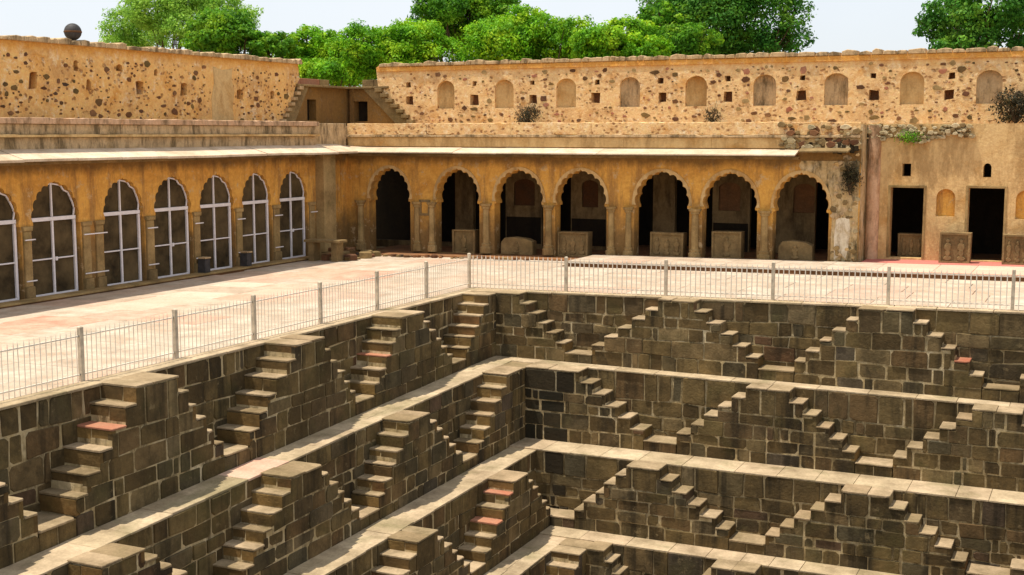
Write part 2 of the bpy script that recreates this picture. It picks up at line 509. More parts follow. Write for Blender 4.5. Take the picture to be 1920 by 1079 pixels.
def courses(seed, hmin=0.30, hmax=0.62, total=2.2):
    r = random.Random(seed)
    zs = [0.0]
    while zs[-1] < total - 0.17:
        zs.append(zs[-1] + r.uniform(hmin, hmax))
    zs[-1] = total
    return zs

def soften(poly, r):
    """wear the corners of a block unevenly"""
    out = []
    n = len(poly)
    for i in range(n):
        p0, p1, p2 = poly[i - 1], poly[i], poly[(i + 1) % n]
        q = r.choice([0.0, 0.0, 0.015, 0.03, 0.07])
        l0 = math.hypot(p0[0] - p1[0], p0[1] - p1[1]); l2 = math.hypot(p2[0] - p1[0], p2[1] - p1[1])
        q0, q2 = min(q, l0 * 0.3), min(q * r.uniform(.6, 1.4), l2 * 0.3)
        if q0 < 0.01 or q2 < 0.01:
            out.append(p1)
        else:
            out.append((p1[0] + (p0[0] - p1[0]) * q0 / l0, p1[1] + (p0[1] - p1[1]) * q0 / l0))
            out.append((p1[0] + (p2[0] - p1[0]) * q2 / l2, p1[1] + (p2[1] - p1[1]) * q2 / l2))
    return out

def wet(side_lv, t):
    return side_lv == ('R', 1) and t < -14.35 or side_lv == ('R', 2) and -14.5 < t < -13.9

def lay_stones(parent, fn, t0, t1, zlo, ztop, seed, d0, d1, mat='stone', sl=None, wmin=0.36, wmax=1.02, top_at=None, visible=None, limit=250):
    """courses of irregular blocks clipped by a stepped top line; zlo/ztop are functions of t"""
    r = random.Random(seed)
    fr = courses(seed, total=1.0, hmin=0.14, hmax=0.23)
    ph = r.uniform(0, 6)
    wob = lambda t, c: 0.025 * math.sin(1.5 * t + ph + 2.3 * c) + 0.015 * math.sin(4.1 * t + c)
    cnt = 0
    for ci in range(len(fr) - 1):
        t = t0
        first = True
        while t < t1 - 0.02:
            w = r.uniform(wmin, wmax) * (0.6 if first and ci % 2 else 1.0)
            if r.random() < 0.14:
                w *= 0.4
            first = False
            e = min(t1, t + w)
            if t1 - e < 0.25:
                e = t1
            g = r.choice([0.008, 0.014, 0.020, 0.030])
            def zz(tt, c):
                a, b = zlo(tt), ztop(tt)
                v = a + (b - a) * fr[c]
                return v + (wob(tt, c) if 0 < c < len(fr) - 1 else 0)
            a0, a1 = t + g + r.uniform(0, .012), e - g - r.uniform(0, .012)
            if t == t0: a0 = t + 0.004
            if e == t1: a1 = e - 0.004
            j = lambda: r.uniform(-0.024, 0.024)
            bl = (a0 + j(), zz(a0, ci) + g * (ci > 0)); br = (a1 + j(), zz(a1, ci) + g * (ci > 0))
            tl0, tr0 = (a0 + j(), zz(a0, ci + 1) - g), (a1 + j(), zz(a1, ci + 1) - g)
            t = e
            if a1 - a0 < 0.06:
                continue
            if top_at is None:
                if visible and not visible(a0, a1, max(tl0[1], tr0[1])):
                    continue
                poly = [bl, br, tr0, tl0]
                poly = soften(poly, r)
            else:
                ivs = []
                for (s0, s1, h) in top_at:
                    u0, u1 = max(s0, a0), min(s1, a1)
                    if u1 - u0 < 0.03:
                        continue
                    hh = h((u0 + u1) / 2)
                    zt = min((tl0[1] + tr0[1]) / 2, hh - 0.004)
                    if zt - max(bl[1], br[1]) > 0.07:
                        ivs.append((u0, u1, zt))
                runs, cur = [], []
                for iv in ivs:
                    if cur and abs(iv[0] - cur[-1][1]) > 0.02:
                        runs.append(cur); cur = []
                    cur.append(iv)
                if cur: runs.append(cur)
                poly = None
                for run in runs:
                    # one rectilinear stone per run
                    m = []
                    for iv in run:
                        if m and abs(m[-1][2] - iv[2]) < 0.03:
                            m[-1] = (m[-1][0], iv[1], m[-1][2])
                        else:
                            m.append(iv)
                    u0, u1 = m[0][0], m[-1][1]
                    if u1 - u0 < 0.07:
                        continue
                    zb0 = bl[1] + (br[1] - bl[1]) * (u0 - a0) / (a1 - a0)
                    zb1 = bl[1] + (br[1] - bl[1]) * (u1 - a0) / (a1 - a0)
                    poly = [(u0, zb0), (u1, zb1)]
                    for iv in reversed(m):
                        poly += [(iv[1], iv[2]), (iv[0], iv[2])]
                    if len(poly) == 4:
                        poly = soften(poly, r)
                    dd = d1 + r.uniform(-0.018, 0.018)
                    v, f = prism(poly, fn, d0, dd, 0.009)
                    mesh_obj('stone', v, f, 'stone_wet_shade' if wet(sl, (u0 + u1) / 2) else mat, parent)
                    cnt += 1
                continue
            dd = d1 + r.uniform(-0.018, 0.026)
            v, f = prism(poly, fn, d0, dd, r.uniform(0.006, 0.018))
            mesh_obj('stone', v, f, 'stone_wet_shade' if wet(sl, (a0 + a1) / 2) else mat, parent)
            cnt += 1
            if cnt >= limit:
                return

def stair_piece(side, lv, t0, t1, kind, idx):
    fn, D = geom(side, lv)
    segs = [s for s in SEG[(side, lv)] if s[0] >= t0 - 1e-4 and s[1] <= t1 + 1e-4]
    tm = (t0 + t1) / 2
    base = fn(tm, zb(lv + 1, side, tm), D / 2)
    tier, sd = TIER[lv], SIDE[side]
    if kind == 'peak':
        o = thing('double_staircase', 'brown double staircase, %s of the %s, %s' % (tier, sd, ORD[min(idx, 5)]),
                  'staircase', base, 'stepped stair blocks of the stepwell')
    else:
        o = thing('landing_block', 'low landing block between stairs, %s of the %s, %s' % (tier, sd, ORD[min(idx, 5)]),
                  'landing', base, 'low landings between the stair blocks')
    seed = hash((side == 'L', lv, idx, kind == 'peak')) & 0xffff
    # mortar core, one stepped solid
    zfoot = lambda t: zb(lv + 1, side, t) - 0.25
    poly = [(t0 + 0.012, zfoot(t0)), (t1 - 0.012, zfoot(t1))]
    for (a, b, k) in reversed(segs):
        zt = hz(side, lv, k, (a + b) / 2) - CAP - 0.012
        poly += [(b - 0.012 if k != 7 or b == t1 else b, zt), (a + 0.012, zt)]
    if side == 'R':
        core = prism(poly, fn, -0.05, D - 0.014)
    else:
        core = prism(poly, fn, -0.05, D - 0.014)
    mesh_obj('mortar', core[0], core[1], 'mortar', o)
    # top slabs
    for (a, b, k) in segs:
        tm2 = (a + b) / 2
        z = hz(side, lv, k, tm2)
        red = (side, lv, idx, k, 'up' if tm2 < tm else 'dn') in RED
        nm = 'landing_slab' if k in (7, 1) else 'tread'
        # the slab oversails its riser on the lower side
        i = SEG[(side, lv)].index((a, b, k))
        al = SEG[(side, lv)]
        kl = al[i - 1][2] if i > 0 else k
        kr = al[i + 1][2] if i + 1 < len(al) else k
        e0 = a - (0.008 if kl < k else -0.004) + jit(0.01)
        e1 = b + (0.008 if kr < k else -0.004) + jit(0.01)
        cap = CAP * 0.9 * R.uniform(0.85, 1.15)
        parts = [(e0, e1)]
        if k == 7 and e1 - e0 > 1.0:
            c = (e0 + e1) / 2 + jit(0.15)
            parts = [(e0, c - 0.005), (c + 0.005, e1)]
        for (p0, p1) in parts:
            dz = jit(0.012) + (0.004 if side == 'R' else 0)
            f0, f1 = D + 0.018 + jit(0.014), D + 0.018 + jit(0.014)
            bk = -0.02 if k < 7 else -0.01
            pl_ = soften([(p0, bk), (p1, bk), (p1, f1), (p0, f0)], R)
            g3 = lambda t, d, zc: fn(t, zc, d)
            v, f = prism(pl_, g3, z - cap + dz, z + dz, 0.009)
            if side == 'R' or True:
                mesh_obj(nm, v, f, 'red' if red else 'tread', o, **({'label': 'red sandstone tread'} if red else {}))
    # riser faces
    for i in range(len(segs) - 1):
        (a, b, k), (a2, b2, k2) = segs[i], segs[i + 1]
        te = b
        klo, khi = min(k, k2), max(k, k2)
        sgn = 1 if k2 < k else -1              # faces +t when descending
        zl_, zh_ = hz(side, lv, klo, te) + 0.002, hz(side, lv, khi, te) - CAP - 0.006
        cuts = [0.0, D + 0.004]
        if R.random() < 0.6:
            cuts = [0.0, D * R.uniform(0.35, 0.65), D + 0.004]
        for q in range(len(cuts) - 1):
            dd = [(cuts[q] + 0.008, zl_), (cuts[q + 1] - 0.008, zl_), (cuts[q + 1] - 0.008, zh_ + jit(0.01)), (cuts[q] + 0.008, zh_ + jit(0.01))]
            v, f = prism(dd, lambda d, z, tt: fn(tt, z, d), te - sgn * 0.10, te + sgn * (0.006 + jit(0.008)), 0.008)
            mesh_obj('riser', v, f, 'riser' if side == 'L' else 'stone', o)  # right-wall risers take the darker stone, their shade put into the colour
    if t0 == segs[0][0] and kind == 'peak' and segs[0][2] == 2:
        pass
    # end risers down onto the landing blocks
    for te, sgn, k in ((t0, -1, segs[0][2]), (t1, 1, segs[-1][2])):
        if kind == 'peak' and k == 2:
            zl_, zh_ = hz(side, lv, 1, te) + 0.002, hz(side, lv, 2, te) - CAP - 0.006
            dd = [(0.01, zl_), (D - 0.004, zl_), (D - 0.004, zh_), (0.01, zh_)]
            v, f = prism(dd, lambda d, z, tt: fn(tt, z, d), te - sgn * 0.10, te + sgn * 0.004, 0.008)
            mesh_obj('riser', v, f, 'riser', o)
        elif kind == 'peak' and k == 7 and lv == 3:
            zl_, zh_ = zb(4, side, te), hz(side, lv, 7, te) - CAP - 0.02
    # masonry of the front face
    tops = [(a, b, (lambda k: (lambda t: hz(side, lv, k, t) - CAP * (1.3 if k == 7 else 1.0) - 0.004))(k)) for (a, b, k) in segs]
    if kind == 'peak':
        lay_stones(o, fn, t0, t1, lambda t: zb(lv + 1, side, t) - 0.03, lambda t: zb(lv, side, t) - CAP, seed, D - 0.12, D + 0.006, top_at=tops, sl=(side, lv))
    else:
        z0_, z1_ = (lambda t: zb(lv + 1, side, t) - 0.03), (lambda t: hz(side, lv, 1, t) - CAP)
        n = 2
        for q in range(n):
            a = t0 + (t1 - t0) * q / n + 0.012; b = t0 + (t1 - t0) * (q + 1) / n - 0.012
            v, f = prism([(a, z0_(a)), (b, z0_(b)), (b, z1_(b)), (a, z1_(a))], fn, D - 0.12, D + 0.006 + jit(0.008), 0.01)
            mesh_obj('stone', v, f, 'stone', o)
    return o

RED |= {('L', 0, 3, 5, 'up'), ('L', 0, 1, 4, 'up'), ('L', 2, 0, 6, 'up'), ('L', 2, 0, 4, 'up'), ('R', 0, 2, 3, 'dn')}

def build_tier(side, lv):
    fn, D = geom(side, lv)
    segs = SEG[(side, lv)]
    # staircases: split the profile at the landing blocks
    pieces, cur = [], []
    for s in segs:
        if s[2] == 1:
            if cur:
                pieces.append(('peak', cur[0][0], cur[-1][1])); cur = []
            pieces.append(('valley', s[0], s[1]))
        else:
            cur.append(s)
    if cur:
        pieces.append(('peak', cur[0][0], cur[-1][1]))
    order = list(reversed(pieces)) if side == 'L' else pieces
    ip = iv = 0
    for kind, a, b in order:
        stair_piece(side, lv, a, b, kind, ip if kind == 'peak' else iv)
        if kind == 'peak': ip += 1
        else: iv += 1
    # retaining wall behind
    if side == 'L':
        t0, t1 = segs[0][0] - 0.5, WR[lv]
    else:
        t0, t1 = WL[lv], segs[-1][1] + 0.5
    tm = (t0 + t1) / 2
    o = thing('retaining_wall', 'weathered brown block wall behind the stairs, %s of the %s' % (TIER[lv], SIDE[side]),
              'retaining wall', fn(tm, zb(lv + 1, side, tm), 0))
    top = lambda t: zb(lv, side, t) - (0.055 if lv == 0 else 0.032)
    bot = lambda t: zb(lv + 1, side, t) - 0.02
    v, f = prism([(t0, bot(t0) - 0.3), (t1, bot(t1) - 0.3), (t1, top(t1)), (t0, top(t0))], fn, -0.6, -0.010, back=True)
    mesh_obj('mortar', v, f, 'mortar', o)
    def vis(a, b, zt):
        for (s0, s1, k) in segs:
            if s1 > a and s0 < b:
                if hz(side, lv, k, (s0 + s1) / 2) < zt + 0.02:
                    return True
        return b < segs[0][0] + 0.1 or a > segs[-1][1] - 0.1
    lay_stones(o, fn, t0, t1, bot, top, 1000 + lv * 7 + (side == 'L'), -0.09, 0.012, visible=vis, limit=290, sl=(side, lv))

for lv in range(4):
    for side in 'LR':
        build_tier(side, lv)

# ledges between the tiers (the paved benches one walks on)
def ledge(lv):
    """bench under tier lv-1 and on top of tier lv"""
    L0, L1 = WL[lv - 1] - 0.1, WL[lv]
    R0, R1 = WR[lv - 1] + 0.1, WR[lv]
    core = Soup()
    th = 0.45
    fL = lambda t, x, c: (x, t, zb(lv, 'L', t) - 0.034 - c)
    fR = lambda t, y, c: (t, y, zb(lv, 'R', t) - 0.034 - c)
    xi = L1 - 0.06
    core.add(prism([(4, L0), (R0, L0), (R0, xi), (4, xi)], fL, 0.0, th, back=True))
    core.add(prism([(xi + 0.002, R1 + 0.06), (11, R1 + 0.06), (11, R0), (xi + 0.002, R0)], fR, 0.0, th, back=True))
    o = core.build('ledge', 'mortar', kind='structure')
    g = lambda zf: (lambda a, b, c: (a, b, zf(a, b) + c))
    zl = lambda x, y: zb(lv, 'L', y)
    zr = lambda x, y: zb(lv, 'R', x)
    # left run
    y = 5.0
    x0 = FL[lv - 1] + 0.012
    while y < R1 - 0.1:
        e = min(y + R.uniform(0.7, 1.5), R1 - 0.0)
        dz = jit(0.006)
        x1 = L1 + 0.022 + jit(0.018)
        cuts = [x0, x1]
        if R.random() < 0.5 and x1 - x0 > 0.6:
            cuts = [x0, x0 + (x1 - x0) * R.uniform(0.35, 0.6), x1]
        for q in range(len(cuts) - 1):
            v, f = prism([(cuts[q] + 0.003, y + 0.003), (cuts[q + 1] - 0.003 + jit(.015), y + 0.003), (cuts[q + 1] - 0.003 + jit(.015), e - 0.003), (cuts[q] + 0.003, e - 0.003)],
                         g(zl), -0.045, dz + jit(0.003) - 0.002, 0.006)
            rd = (lv == 1 and 21.2 < y < 22.6 and q == len(cuts) - 2)
            mesh_obj('paving_slab', v, f, 'worn_red' if rd else 'ledge', o)
        y = e
    # right run with the corner
    x = x0
    while x < 9.5:
        e = x + R.uniform(0.7, 1.5)
        y0 = R1 - 0.022 + jit(0.016)
        y1 = FR[lv - 1] - 0.012
        if x < WL[lv] + 0.05:
            e = max(e, WL[lv] + 0.1) if e > WL[lv] - 0.4 else e
        v, f = prism([(x + 0.006, y0), (e - 0.006, y0 + jit(0.01)), (e - 0.006, y1), (x + 0.006, y1)], g(zr), -0.045, jit(0.005) - 0.004, 0.006)
        mesh_obj('paving_slab', v, f, 'ledge', o)
        x = e
for lv in (1, 2, 3, 4):
    ledge(lv)
# fifth wall and the bottom of the tank
sp = Soup()
sp.add(box(WL[4] - 0.5, WL[4], 4, WR[4], -13, -8.4))
sp.add(box(WL[4], 11, WR[4], WR[4] + 0.5, -13, -8.4))
o = thing('retaining_wall', 'dark bottom wall of the stepwell under the last ledge', 'retaining wall', (WL[4], 20, -13))
sp.build('mortar', 'stone', o)
v, f = box(WL[4] - 1, 12, 3, WR[4] + 1, -13.4, -13)
mesh_obj('tank_floor', v, f, 'stone', kind='structure')

# ------------------------------------------------------------------ ground and plaza
gx0, gx1, gy0, gy1 = -900, 900, -700, 1200
hx0, hx1, hy0, hy1 = -35.0, 11.0, 3.0, 54.0
V = [(gx0, gy0, -.5), (gx1, gy0, -.5), (gx1, gy1, -.5), (gx0, gy1, -.5),
     (hx0, hy0, -.5), (hx1, hy0, -.5), (hx1, hy1, -.5), (hx0, hy1, -.5),
     (hx0, hy0, -13.5), (hx1, hy0, -13.5), (hx1, hy1, -13.5), (hx0, hy1, -13.5)]
F = [(0, 1, 5, 4), (1, 2, 6, 5), (2, 3, 7, 6), (3, 0, 4, 7), (4, 5, 9, 8), (5, 6, 10, 9), (6, 7, 11, 10), (7, 4, 8, 11)]
me = bpy.data.meshes.new('ground')
me.from_pydata(V, [], F)
me.materials.append(M['dirt'])
link('ground', me, kind='structure')

base = Soup()
T = lambda a, b, c: (a, b, pz(a) + c)
base.add(prism([(-34.5, 4), (WL[0] - 0.6, 4), (WL[0] - 0.6, 53.5), (-34.5, 53.5)], T, -0.75, -0.05, back=True))
base.add(prism([(WL[0] - 0.6, WR[0] + 0.6), (10.5, WR[0] + 0.6), (10.5, 53.5), (WL[0] - 0.6, 53.5)], T, -0.75, -0.05, back=True))
base.add(prism([(WL[0] - 0.6, 4), (WL[0] - 0.02, 4), (WL[0] - 0.02, WR[0] + 0.6), (WL[0] - 0.6, WR[0] + 0.6)], T, -0.75, -0.055, back=True))
base.add(prism([(WL[0] - 0.02, WR[0] + 0.02), (10.5, WR[0] + 0.02), (10.5, WR[0] + 0.6), (WL[0] - 0.02, WR[0] + 0.6)], T, -0.75, -0.055, back=True))
plaza = base.build('plaza', 'mortar', kind='structure')
def slab(x0, x1, y0, y1, parent, mat='paving', c0=-0.05, c1=0.0, g=0.010, name='paving_slab', ch=0.008):
    v, f = prism([(x0 + g, y0 + g), (x1 - g, y0 + g), (x1 - g, y1 - g), (x0 + g, y1 - g)], T, c0 - 0.02, c1 + jit(0.003), ch)
    return mesh_obj(name, v, f, mat, parent)
# coping along the tank
y = 6.0
while y < WR[0] - 0.05:
    e = min(y + R.uniform(1.0, 1.9), WR[0])
    slab(WL[0] - 0.42, WL[0] + 0.05 + jit(0.02), y, e, plaza, 'ledge', -0.03, 0.004, name='coping_slab', ch=0.012)
    y = e
x = WL[0] - 0.42
while x < 9:
    e = x + R.uniform(1.0, 1.9)
    slab(x, e, WR[0] - 0.05 + jit(0.02), WR[0] + 0.42, plaza, 'ledge', -0.03, 0.004, name='coping_slab', ch=0.012)
    x = e
# terrace slabs
redish = [(-23.9, 20.2, 0.9, 2.2), (-25.9, 25.8, 1.0, 1.5), (-25.9, 27.6, 0.8, 1.1), (-25.4, 31.0, 0.8, 2.6), (-26.9, 34.6, 0.8, 1.3), (-26.6, 38.8, 0.7, 1.2), (-23.5, 33.0, .6, 2.0), (-22.6, 28.4, .6, 2.2), (-23.6, 38.9, .6, 1.5)]
def slab_mat(x, y):
    for (rx, ry, w, h) in redish:
        if abs(x - rx) < w and abs(y - ry) < h:
            return 'pink_floor' if R.random() < 0.5 else 'worn_red'
    return 'paving'
y = 8.0
nslab = 0
while y < 47.2:
    h = R.uniform(1.35, 1.75)
    x = -29.6 + jit(0.4)
    while x < WL[0] - 0.45:
        w = R.uniform(1.7, 2.7)
        e = min(x + w, WL[0] - 0.43)
        if e - x > 0.15 and y + h < 47.9:
            ye = min(y + h, 47.2)
            if x < -24.5 and ye > 43.9: pass
            mt = slab_mat((x + e) / 2, y + h / 2)
            slab(x, e, y, ye, plaza, mt)
            nslab += 1
        x = e + 0.0 if e < WL[0] - 0.44 else WL[0]
    y += h
y = WR[0] + 0.43
while y < 44.2:
    h = R.uniform(1.3, 1.7)
    ye = min(y + h, 44.25)
    x = WL[0] - 0.42
    while x < 8:
        e = x + R.uniform(1.7, 2.8)
        slab(x, e, y, ye, plaza)
        x = e
    y = ye

# raised floor in front of the rooms and under the arcade
pf = Soup()
pf.add(prism([(-18.4, 44.4), (9.5, 44.4), (9.5, 53), (-18.4, 53)], T, -0.04, 0.13, back=True))
pf.add(prism([(-29.4, 46.25), (-18.4, 46.25), (-18.4, 53), (-29.4, 53)], T, -0.04, 0.05, back=True))
pf.add(prism([(-33.6, 8), (-29.45, 8), (-29.45, 46.2), (-33.6, 46.2)], T, -0.04, 0.06, back=True))
plinth = pf.build('raised_floor', 'rubble', kind='structure')
x = -18.4
while x < 9:
    e = x + R.uniform(1.2, 2.0)
    for (a, b) in ((44.33, 45.7), (45.7, 47.2)):
        mt = 'pink_floor' if x > -8.5 else 'paving'
        v, f = prism([(x + .006, a + .006), (e - .006, a + .006), (e - .006, b - .006), (x + .006, b - .006)], T, 0.12, 0.20 + jit(0.004), 0.008)
        mesh_obj('paving_slab', v, f, mt, plinth)
    x = e
v, f = prism([(-8.0, 47.21), (9, 47.21), (9, 49.3), (-8.0, 49.3)], T, 0.12, 0.205)
mesh_obj('red_floor', v, f, 'red_floor', plinth)
y = 9.0
while y < 46:
    e = min(y + R.uniform(1.3, 2.4), 46.2)
    v, f = prism([(-30.0, y + .006), (-29.38, y + .006), (-29.38, e - .006), (-30.0, e - .006)], T, 0.05, 0.10 + jit(0.01), 0.01)
    mesh_obj('kerb_slab', v, f, 'column', plinth)
    y = e

# ------------------------------------------------------------------ fences
def fence(side, tposts, tend):
    lab = {'L': 'pale picket fence with stone posts along the left edge of the stepwell', 'R': 'pale picket fence with stone posts along the far edge of the stepwell'}[side]
    if side == 'L':
        fn = lambda t, d, z: (-18.72 + d, t, z)
        zf = lambda t: pz(-18.72)
    else:
        fn = lambda t, d, z: (t, 36.84 - d, z)
        zf = lambda t: pz(t)
    o = thing('fence', lab, 'fence', fn(tposts[0], 0, zf(tposts[0])))
    def bx(t0, t1, d0, d1, z0, z1, ch=0.0):
        p = [(t0, d0), (t1, d0), (t1, d1), (t0, d1)]
        return prism(p, fn, z0, z1, ch, back=True)
    for t in (tposts if side == 'L' else tposts[1:]):
        z = zf(t)
        s = Soup()
        s.add(bx(t - 0.045, t + 0.045, -0.045, 0.045, z - 0.02, z + 1.12 + jit(0.015), 0.02))
        s.build('post', 'post', o)
    for zr in (0.14, 0.93):
        for a, b in zip(tposts[:-1], tposts[1:]):
            v, f = prism([(a + .066, -0.014), (b - .066, -0.014), (b - .066, 0.014), (a + .066, 0.014)],
                         lambda t, d, z: fn(t, d, zf(t) + z), zr - 0.014, zr + 0.014, back=True)
            mesh_obj('rail', v, f, 'picket', o)
    # pickets share one pointed mesh
    r_ = 0.0065
    if side == 'R': r_ = 0.013
    pv, pf_ = [], []
    for (z, s) in ((0.0, 1), (1.0, 1)):
        pv += [(-r_ * s, -r_ * s, z), (r_ * s, -r_ * s, z), (r_ * s, r_ * s, z), (-r_ * s, r_ * s, z)]
    pv += [(0, 0, 1.09)]
    pf_ = [(0, 1, 5, 4), (1, 2, 6, 5), (2, 3, 7, 6), (3, 0, 4, 7), (4, 5, 8), (5, 6, 8), (6, 7, 8), (7, 4, 8)]
    pm = bpy.data.meshes.new('picket')
    pm.from_pydata(pv, [], pf_)
    pm.materials.append(M['picket'])
    P = parent_loc(o)
    for a, b in zip(tposts[:-1], tposts[1:]):
        n = int(abs(b - a) / (0.132 if side == 'L' else 0.155))
        for i in range(1, n):
            t = a + (b - a) * i / n
            q = link('picket', pm, o, Vector(fn(t, 0.024, zf(t))) - P)
            q.rotation_euler = (jit(0.012), jit(0.012), 0)
fence('L', [36.84 - 2.9 * k for k in range(0, 10)], 0)
fence('R', [-18.72 + 0.0] + [-15.3 + 3.28 * k for k in range(0, 6)], 0)

# ------------------------------------------------------------------ arches
def arch_half(w, zs, za, n=5):
    """right half from spring to apex, scalloped"""
    pts = []
    h = za - zs
    K = n * 5
    for i in range(K + 1):
        u = i / K
        a = u * math.pi / 2
        sc_ = 1 - 0.065 * (1 - abs(math.sin(n * math.pi * u)) ** 0.7)
        x = w * 1.0 * math.cos(a) * sc_
        z = h * (math.sin(a) ** 0.92) * (sc_ if u < 0.97 else 1.0)
        pts.append((x, zs + z))
    pts[-1] = (0.0, za + 0.05)
    return pts

def arch_hole(t0, t1, zf, zs, za, notch=0.09):
    c, w = (t0 + t1) / 2, (t1 - t0) / 2
    hr = arch_half(w - 0.015, zs, za)
    P = [(t0, zf), (t1, zf), (t1, zs - 0.12), (t1 - notch, zs - 0.10), (t1 - notch, zs - 0.01)]
    P += [(c + x, z) for x, z in hr]
    P += [(c - x, z) for x, z in reversed(hr[:-1])]
    P += [(t0 + notch, zs - 0.01), (t0 + notch, zs - 0.10), (t0, zs - 0.12)]
    return P

def simple_arch(t0, t1, zf, zs, za):
    c, w = (t0 + t1) / 2, (t1 - t0) / 2
    P = [(t0, zf), (t1, zf)]
    n = 8
    for i in range(n + 1):
        a = i / n * math.pi / 2
        P.append((c + w * math.cos(a), zs + (za - zs) * math.sin(a) ** (0.9)))
    for i in range(n - 1, -1, -1):
        a = i / n * math.pi / 2
        P.append((c - w * math.cos(a), zs + (za - zs) * math.sin(a) ** (0.9)))
    return P

XL, YB, YR = -30.05, 47.45, 48.6
zL = pz(XL)
sx = 30.05 / 29.8
# ------------------------------------------------------------------ left arcade
left_open = [(20.4, 22.4), (23.1, 25.2), (26.45, 28.93), (29.30, 31.42), (32.43, 34.45), (34.91, 36.99), (37.39, 39.48), (39.91, 41.88), (42.35, 44.41)]
fl = frame_left(XL)
la = thing('arcade', 'long ochre arcade with gated cusped arches along the left side', 'arcade', (XL, 33, zL))
holes = [arch_hole(a + 0.02, b - 0.02, zL + 0.04, 2.25, 3.47) for a, b in left_open]
v, f = plate(rect(8, 47.449, -0.6, 4.42), holes, fl, -0.55, 0.0)
mesh_obj('arcade_wall', v, f, 'plaster', la)
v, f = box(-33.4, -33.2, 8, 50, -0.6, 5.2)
mesh_obj('back_wall', v, f, 'inner_dark', la)
# pilasters between the gates
piers = [(a[1], b[0]) for a, b in zip(left_open[:-1], left_open[1:])] + [(44.41, 44.85)]
for (a, b) in piers:
    w = b - a
    spans = [(a + 0.04, b - 0.04)] if w < 0.8 else [(a + 0.05, a + 0.38), (b - 0.38, b - 0.05)]
    for (p, q) in spans:
        v, f = prism([(p, zL + 0.45), (q, zL + 0.45), (q, 2.0), (p, 2.0)], fl, -0.02, 0.07, 0.02)
        col = mesh_obj('column', v, f, 'column', la)
        v, f = prism([(p - 0.04, zL + 0.0), (q + 0.04, zL + 0.0), (q + 0.02, zL + 0.45), (p - 0.02, zL + 0.45)], fl, -0.02, 0.13, 0.02)
        mesh_obj('column_base', v, f, 'carved', la)
        v, f = prism([(p - 0.03, 2.0), (q + 0.03, 2.0), (q + 0.06, 2.14), (p - 0.06, 2.14)], fl, -0.02, 0.11, 0.02)
        mesh_obj('capital', v, f, 'column', la)
# corner pilaster
v, f = prism([(45.0, -0.3), (45.9, -0.3), (45.9, 4.1), (45.0, 4.1)], fl, -0.02, 0.42, 0.02)
mesh_obj('pilaster', v, f, 'column', la)
# gates
GL = ['white framed mesh gate in the left arcade, {}']
ords = ['nearest the corner', 'second from the corner', 'third from the corner', 'fourth from the corner', 'right of the wide pier', 'left of the wide pier',
        'cut by the left picture edge', 'outside the left picture edge', 'farthest from the corner']
for gi, (a, b) in enumerate(reversed(left_open)):
    if gi > 7: break
    a += 0.03; b -= 0.11
    c = (a + b) / 2
    dG = -0.13
    o = thing('gate', 'white framed mesh gate in the left arcade, ' + ords[gi], 'gate', (XL + dG, c, zL + 0.05), 'mesh gates of the left arcade')
    def bar(name, t0, t1, z0, z1, w=0.035, dd=0.0):
        v, f = prism([(t0, z0), (t1, z0), (t1, z1), (t0, z1)], fl, dG - w + dd, dG + w + dd, 0.006, back=True)
        return mesh_obj(name, v, f, 'white', o)
    zf = zL + 0.06
    bar('jamb', a, a + 0.09, zf, 2.24)
    bar('jamb', b - 0.09, b, zf, 2.24)
    bar('transom', a, b, 2.25, 2.37, 0.045)
    bar('mullion', c - 0.038, c + 0.038, zf, 2.245, 0.03)
    bar('mullion', c - 0.028, c + 0.028, 2.375, 3.44, 0.03)
    bar('rail', a + 0.095, c - 0.042, 1.03, 1.075, 0.02)
    bar('rail', c + 0.042, b - 0.095, 1.03, 1.075, 0.02)
    bar('sill_bar', a + 0.095, b - 0.095, zf, zf + 0.07, 0.025, 0.012)
    # curved head bar
    hr = arch_half((b - a) / 2, 2.37, 3.43)
    s = Soup()
    pp = [(c + x, z) for x, z in hr[::3]] + [(c, 3.46)] + [(c - x, z) for x, z in reversed(hr[::3])]
    for (p, q) in zip(pp[:-1], pp[1:]):
        ex, ez = q[0] - p[0], q[1] - p[1]
        l = math.hypot(ex, ez) or 1
        nx, nz = -ez / l * 0.022, ex / l * 0.022
        s.add(prism([(p[0] - nx, p[1] - nz), (q[0] - nx, q[1] - nz), (q[0] + nx, q[1] + nz), (p[0] + nx, p[1] + nz)], fl, dG - 0.02, dG + 0.02, back=True))
    s.build('head_bar', 'white', o)
    v, f = prism([(a, zf), (b, zf), (b, 2.3)] + [(c + x, z) for x, z in hr[::3]] + [(c, 3.46)] + [(c - x, z) for x, z in reversed(hr[::3])] + [(a, 2.3)], fl, dG - 0.055, dG - 0.045, back=True)
    mesh_obj('mesh_screen', v, f, 'mesh', o)
    if gi in (0, 3, 5):
        v, f = prism([(c + 0.04, 0.98), (c + 0.13, 0.98), (c + 0.13, 1.1), (c + 0.04, 1.1)], fl, dG + 0.02, dG + 0.07, 0.01, back=True)
        mesh_obj('latch', v, f, 'white', o)
# pipe rails across the piers
for (a, b) in piers[1:]:
    for z in (0.55 - 0.1, 1.72):
        v, f = prism([(a - 0.02, z), (b + 0.02, z), (b + 0.02, z + 0.035), (a - 0.02, z + 0.035)], fl, 0.14, 0.175, back=True)
        s = mesh_obj('pipe_rail', v, f, 'white', la)
